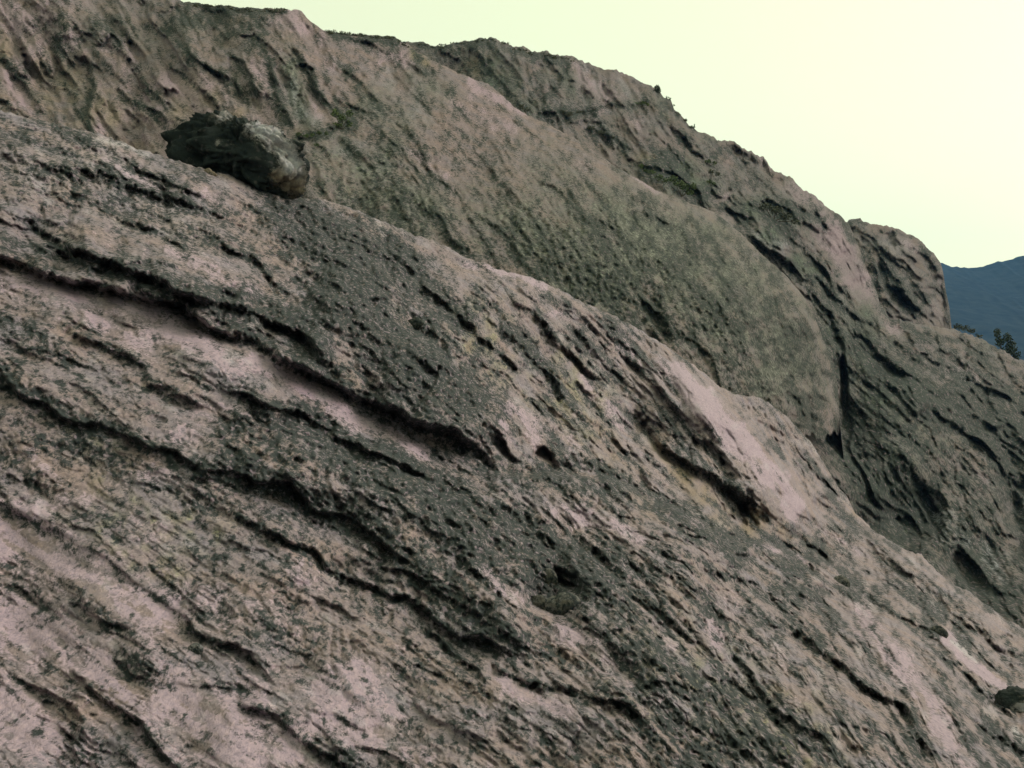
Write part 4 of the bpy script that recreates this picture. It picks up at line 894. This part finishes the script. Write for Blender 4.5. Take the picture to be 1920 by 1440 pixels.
def plant(kind, cat, label, clumps_px, base_px, depth, leaf_px, mat, group=None, dens=7.0, seed=0, names=('foliage', 'stem')):
    """clumps_px: (u, v, ru, rv) in photo pixels at this distance"""
    rng = np.random.default_rng(seed + int(base_px[0]))
    mpp = depth / F
    e = bpy.data.objects.new(kind, None); COL.objects.link(e)
    bx = CAM[0] + depth * (base_px[0] - CX) / F; bz = CAM[2] + depth * (CY - base_px[1]) / F
    e.location = (bx, depth, bz); tag(e, label, cat, group)
    cl_ = [((u - base_px[0]) * mpp, (rng.random() - .5) * ru * mpp * .6, (base_px[1] - v) * mpp, ru * mpp, rv * mpp) for u, v, ru, rv in clumps_px]
    V, Q = foliage(cl_, leaf_px * mpp, dens, rng)
    f = make_mesh(names[0], V, Q, mat, False); f.parent = e
    V, Q = [], []
    r = max(ru for _, _, ru, _ in clumps_px) * mpp * .07
    for c in cl_: limb(V, Q, (0, 0, -r * 3), (c[0], c[1], c[2]), r, r * .35)
    t = make_mesh(names[1], V, Q, M_BARK, True); t.parent = e
    return e
GS = 'low green shrubs rooted along the cliff ledges'
plant('shrub', 'shrub', 'bushy green shrub in the niche at the foot of the fluted cliff', [(628, 212, 8, 8), (640, 222, 9, 9), (655, 212, 7, 8), (634, 235, 11, 6), (655, 232, 6, 8)], (640, 242), SDm(640, 238) * .995, 1.5, M_LEAF, GS)
plant('shrub', 'shrub', 'green shrub sprawling left of the niche under the grey-green pillar', [(560, 252, 6, 4), (573, 255, 7, 4), (585, 253, 5, 4)], (572, 260), SDm(572, 258) * .995, 1.4, M_LEAF, GS)
plant('shrub', 'shrub', 'small green tuft between the pillar shrub and the niche shrub', [(598, 249, 6, 4), (612, 250, 4, 5)], (602, 256), SDm(602, 254) * .995, 1.3, M_LEAF, GS)
plant('shrub', 'shrub', 'lone yellow-green tuft on open rock below the ledge shrubs', [(594, 272, 5, 4)], (594, 277), SDm(594, 274) * .995, 1.3, M_LEAF, GS)
plant('shrub', 'shrub', 'tiny tuft just right of the big dark boulder crest', [(551, 264, 3.5, 4)], (551, 269), SDm(551, 266) * .995, 1.2, M_LEAF, GS)
GR = 'shrubs in the creases of the ridge'
plant('shrub', 'shrub', 'largest dark green shrub in the crease above the dome rim', [(1262, 336, 10, 7), (1272, 345, 11, 8), (1284, 352, 9, 9), (1294, 360, 9, 6), (1300, 350, 7, 7)], (1278, 366), SR(1278, 362) * .992, 1.6, M_LEAF, GR)
plant('shrub', 'shrub', 'green shrub left of the largest one in the ridge crease', [(1222, 322, 8, 5), (1236, 332, 9, 6), (1248, 338, 6, 5)], (1236, 342), SR(1236, 338) * .992, 1.5, M_LEAF, GR)
plant('shrub', 'shrub', 'leftmost low shrub of the crease above the dome rim', [(1202, 312, 6, 5), (1212, 320, 6, 4)], (1207, 327), SR(1207, 322) * .992, 1.4, M_LEAF, GR)
plant('shrub', 'shrub', 'small dark tuft on the slope right of the crease shrubs', [(1330, 340, 6, 4), (1338, 344, 4, 3)], (1332, 348), SR(1332, 345) * .992, 1.4, M_LEAF, GR)
plant('shrub', 'shrub', 'dark tuft uppermost on the ridge slope above the crease shrubs', [(1328, 302, 7, 4), (1340, 305, 5, 4)], (1332, 309), SR(1332, 306) * .992, 1.4, M_LEAF, GR)
plant('shrub', 'shrub', 'small green tuft midway up the ridge slope between two others', [(1334, 322, 6, 4), (1345, 326, 5, 4)], (1338, 330), SR(1338, 327) * .992, 1.4, M_DULL, GR)
plant('shrub', 'shrub', 'wide grey-green scrub mat above the dark overhang of the dome rim', [(1410, 392, 16, 7), (1435, 388, 14, 8), (1455, 395, 14, 8), (1475, 405, 12, 7), (1490, 415, 8, 5)], (1450, 412), SR(1450, 408) * .992, 1.7, M_DULL, GR)
plant('shrub', 'shrub', 'narrow strip of shrub under the right end of the skyline crest', [(1192, 195, 7, 3), (1205, 193, 7, 3.5), (1214, 196, 4, 3)], (1202, 199), SR(1202, 197) * .992, 1.3, M_LEAF, GR)
plant('shrub', 'shrub', 'small scrub in the long crease below the rounded summit', [(1050, 210, 9, 4), (1068, 213, 8, 4), (1086, 211, 8, 3)], (1066, 216), SR(1066, 214) * .992, 1.3, M_DULL, GR)
plant('shrub', 'shrub', 'scrub clump where the long crease meets the dome rim', [(978, 200, 5, 6), (988, 206, 7, 5)], (986, 212), SR(986, 209) * .992, 1.3, M_DULL, GR)
plant('shrub', 'shrub', 'scrub patch on the lower crease left of the pink face', [(1108, 240, 8, 4), (1128, 248, 8, 4), (1146, 258, 8, 4)], (1128, 254), SR(1128, 251) * .992, 1.3, M_DULL, GR)
plant('small_tree', 'tree', 'single small round-headed tree on the skyline of the ridge', [(1232, 165, 6, 6), (1235, 170, 4.5, 6), (1230, 170, 4, 5)], (1235, 181), SR(1235, 180) * 1.012, 1.2, M_PINE, None, dens=9, names=('crown', 'trunk'))
plant('shrub', 'shrub', 'dark tuft on the skyline step right of the single small tree', [(1250, 183, 5, 3), (1255, 186, 4, 3)], (1252, 190), SR(1252, 189) * 1.01, 1.2, M_PINE, GR, dens=3)
plant('shrub', 'shrub', 'spiky tuft on the skyline notch farther down the ridge', [(1299, 238, 5, 3), (1302, 236, 2, 4)], (1300, 244), SR(1300, 244) * 1.01, 1.1, M_PINE, GR, dens=3)
plant('tree', 'tree', 'dark bushy tree beyond the lower right end of the ridge', [(1870, 624, 7, 10), (1876, 640, 10, 12), (1888, 634, 8, 10), (1896, 650, 11, 14), (1884, 662, 16, 12), (1903, 668, 12, 12)], (1888, 702), 214, 2.0, M_PINE, None, dens=7, names=('crown', 'trunk'))
plant('tree', 'tree', 'low hazy tree top just right of the far knoll', [(1796, 612, 9, 6), (1808, 615, 10, 6), (1822, 620, 10, 5), (1836, 630, 8, 4)], (1812, 640), 232, 1.8, M_DULL, None, dens=5, names=('crown', 'trunk'))
# uncountable scrub along the skylines
def scrub(label, spots, surf, seed):
    rng = np.random.default_rng(seed); V = []; Q = []
    for (u, v, ru, rv) in spots:
        d = surf(u, v + 4) * 1.004; mpp = d / F
        c = [(CAM[0] + d * (u - CX) / F, d, CAM[2] + d * (CY - v) / F, ru * mpp, rv * mpp)]
        v2, q2 = foliage(c, 1.5 * mpp, 4, rng); k = len(V)
        V += v2; Q += [tuple(i + k for i in q) for q in q2]
    o = make_mesh('scrub', V, Q, M_DULL, False); tag(o, label, 'scrub', kind='stuff')
rg = random.Random(4)
scrub('dark low scrub growing along the dome skyline', [(u, float(dtop(u)) + rg.uniform(0, 5), rg.uniform(3, 7), rg.uniform(1.5, 3.5)) for u in [rg.uniform(350, 545) for _ in range(46)] + [rg.uniform(612, 765) for _ in range(44)]], SDm, 3)
scrub('dark low scrub growing along the ridge skyline', [(u, float(rtop(u)) + rg.uniform(0, 5), rg.uniform(3, 6), rg.uniform(1.2, 3.)) for u in [rg.uniform(780, 1075) for _ in range(50)] + [rg.uniform(1260, 1300) for _ in range(8)]], SR, 4)
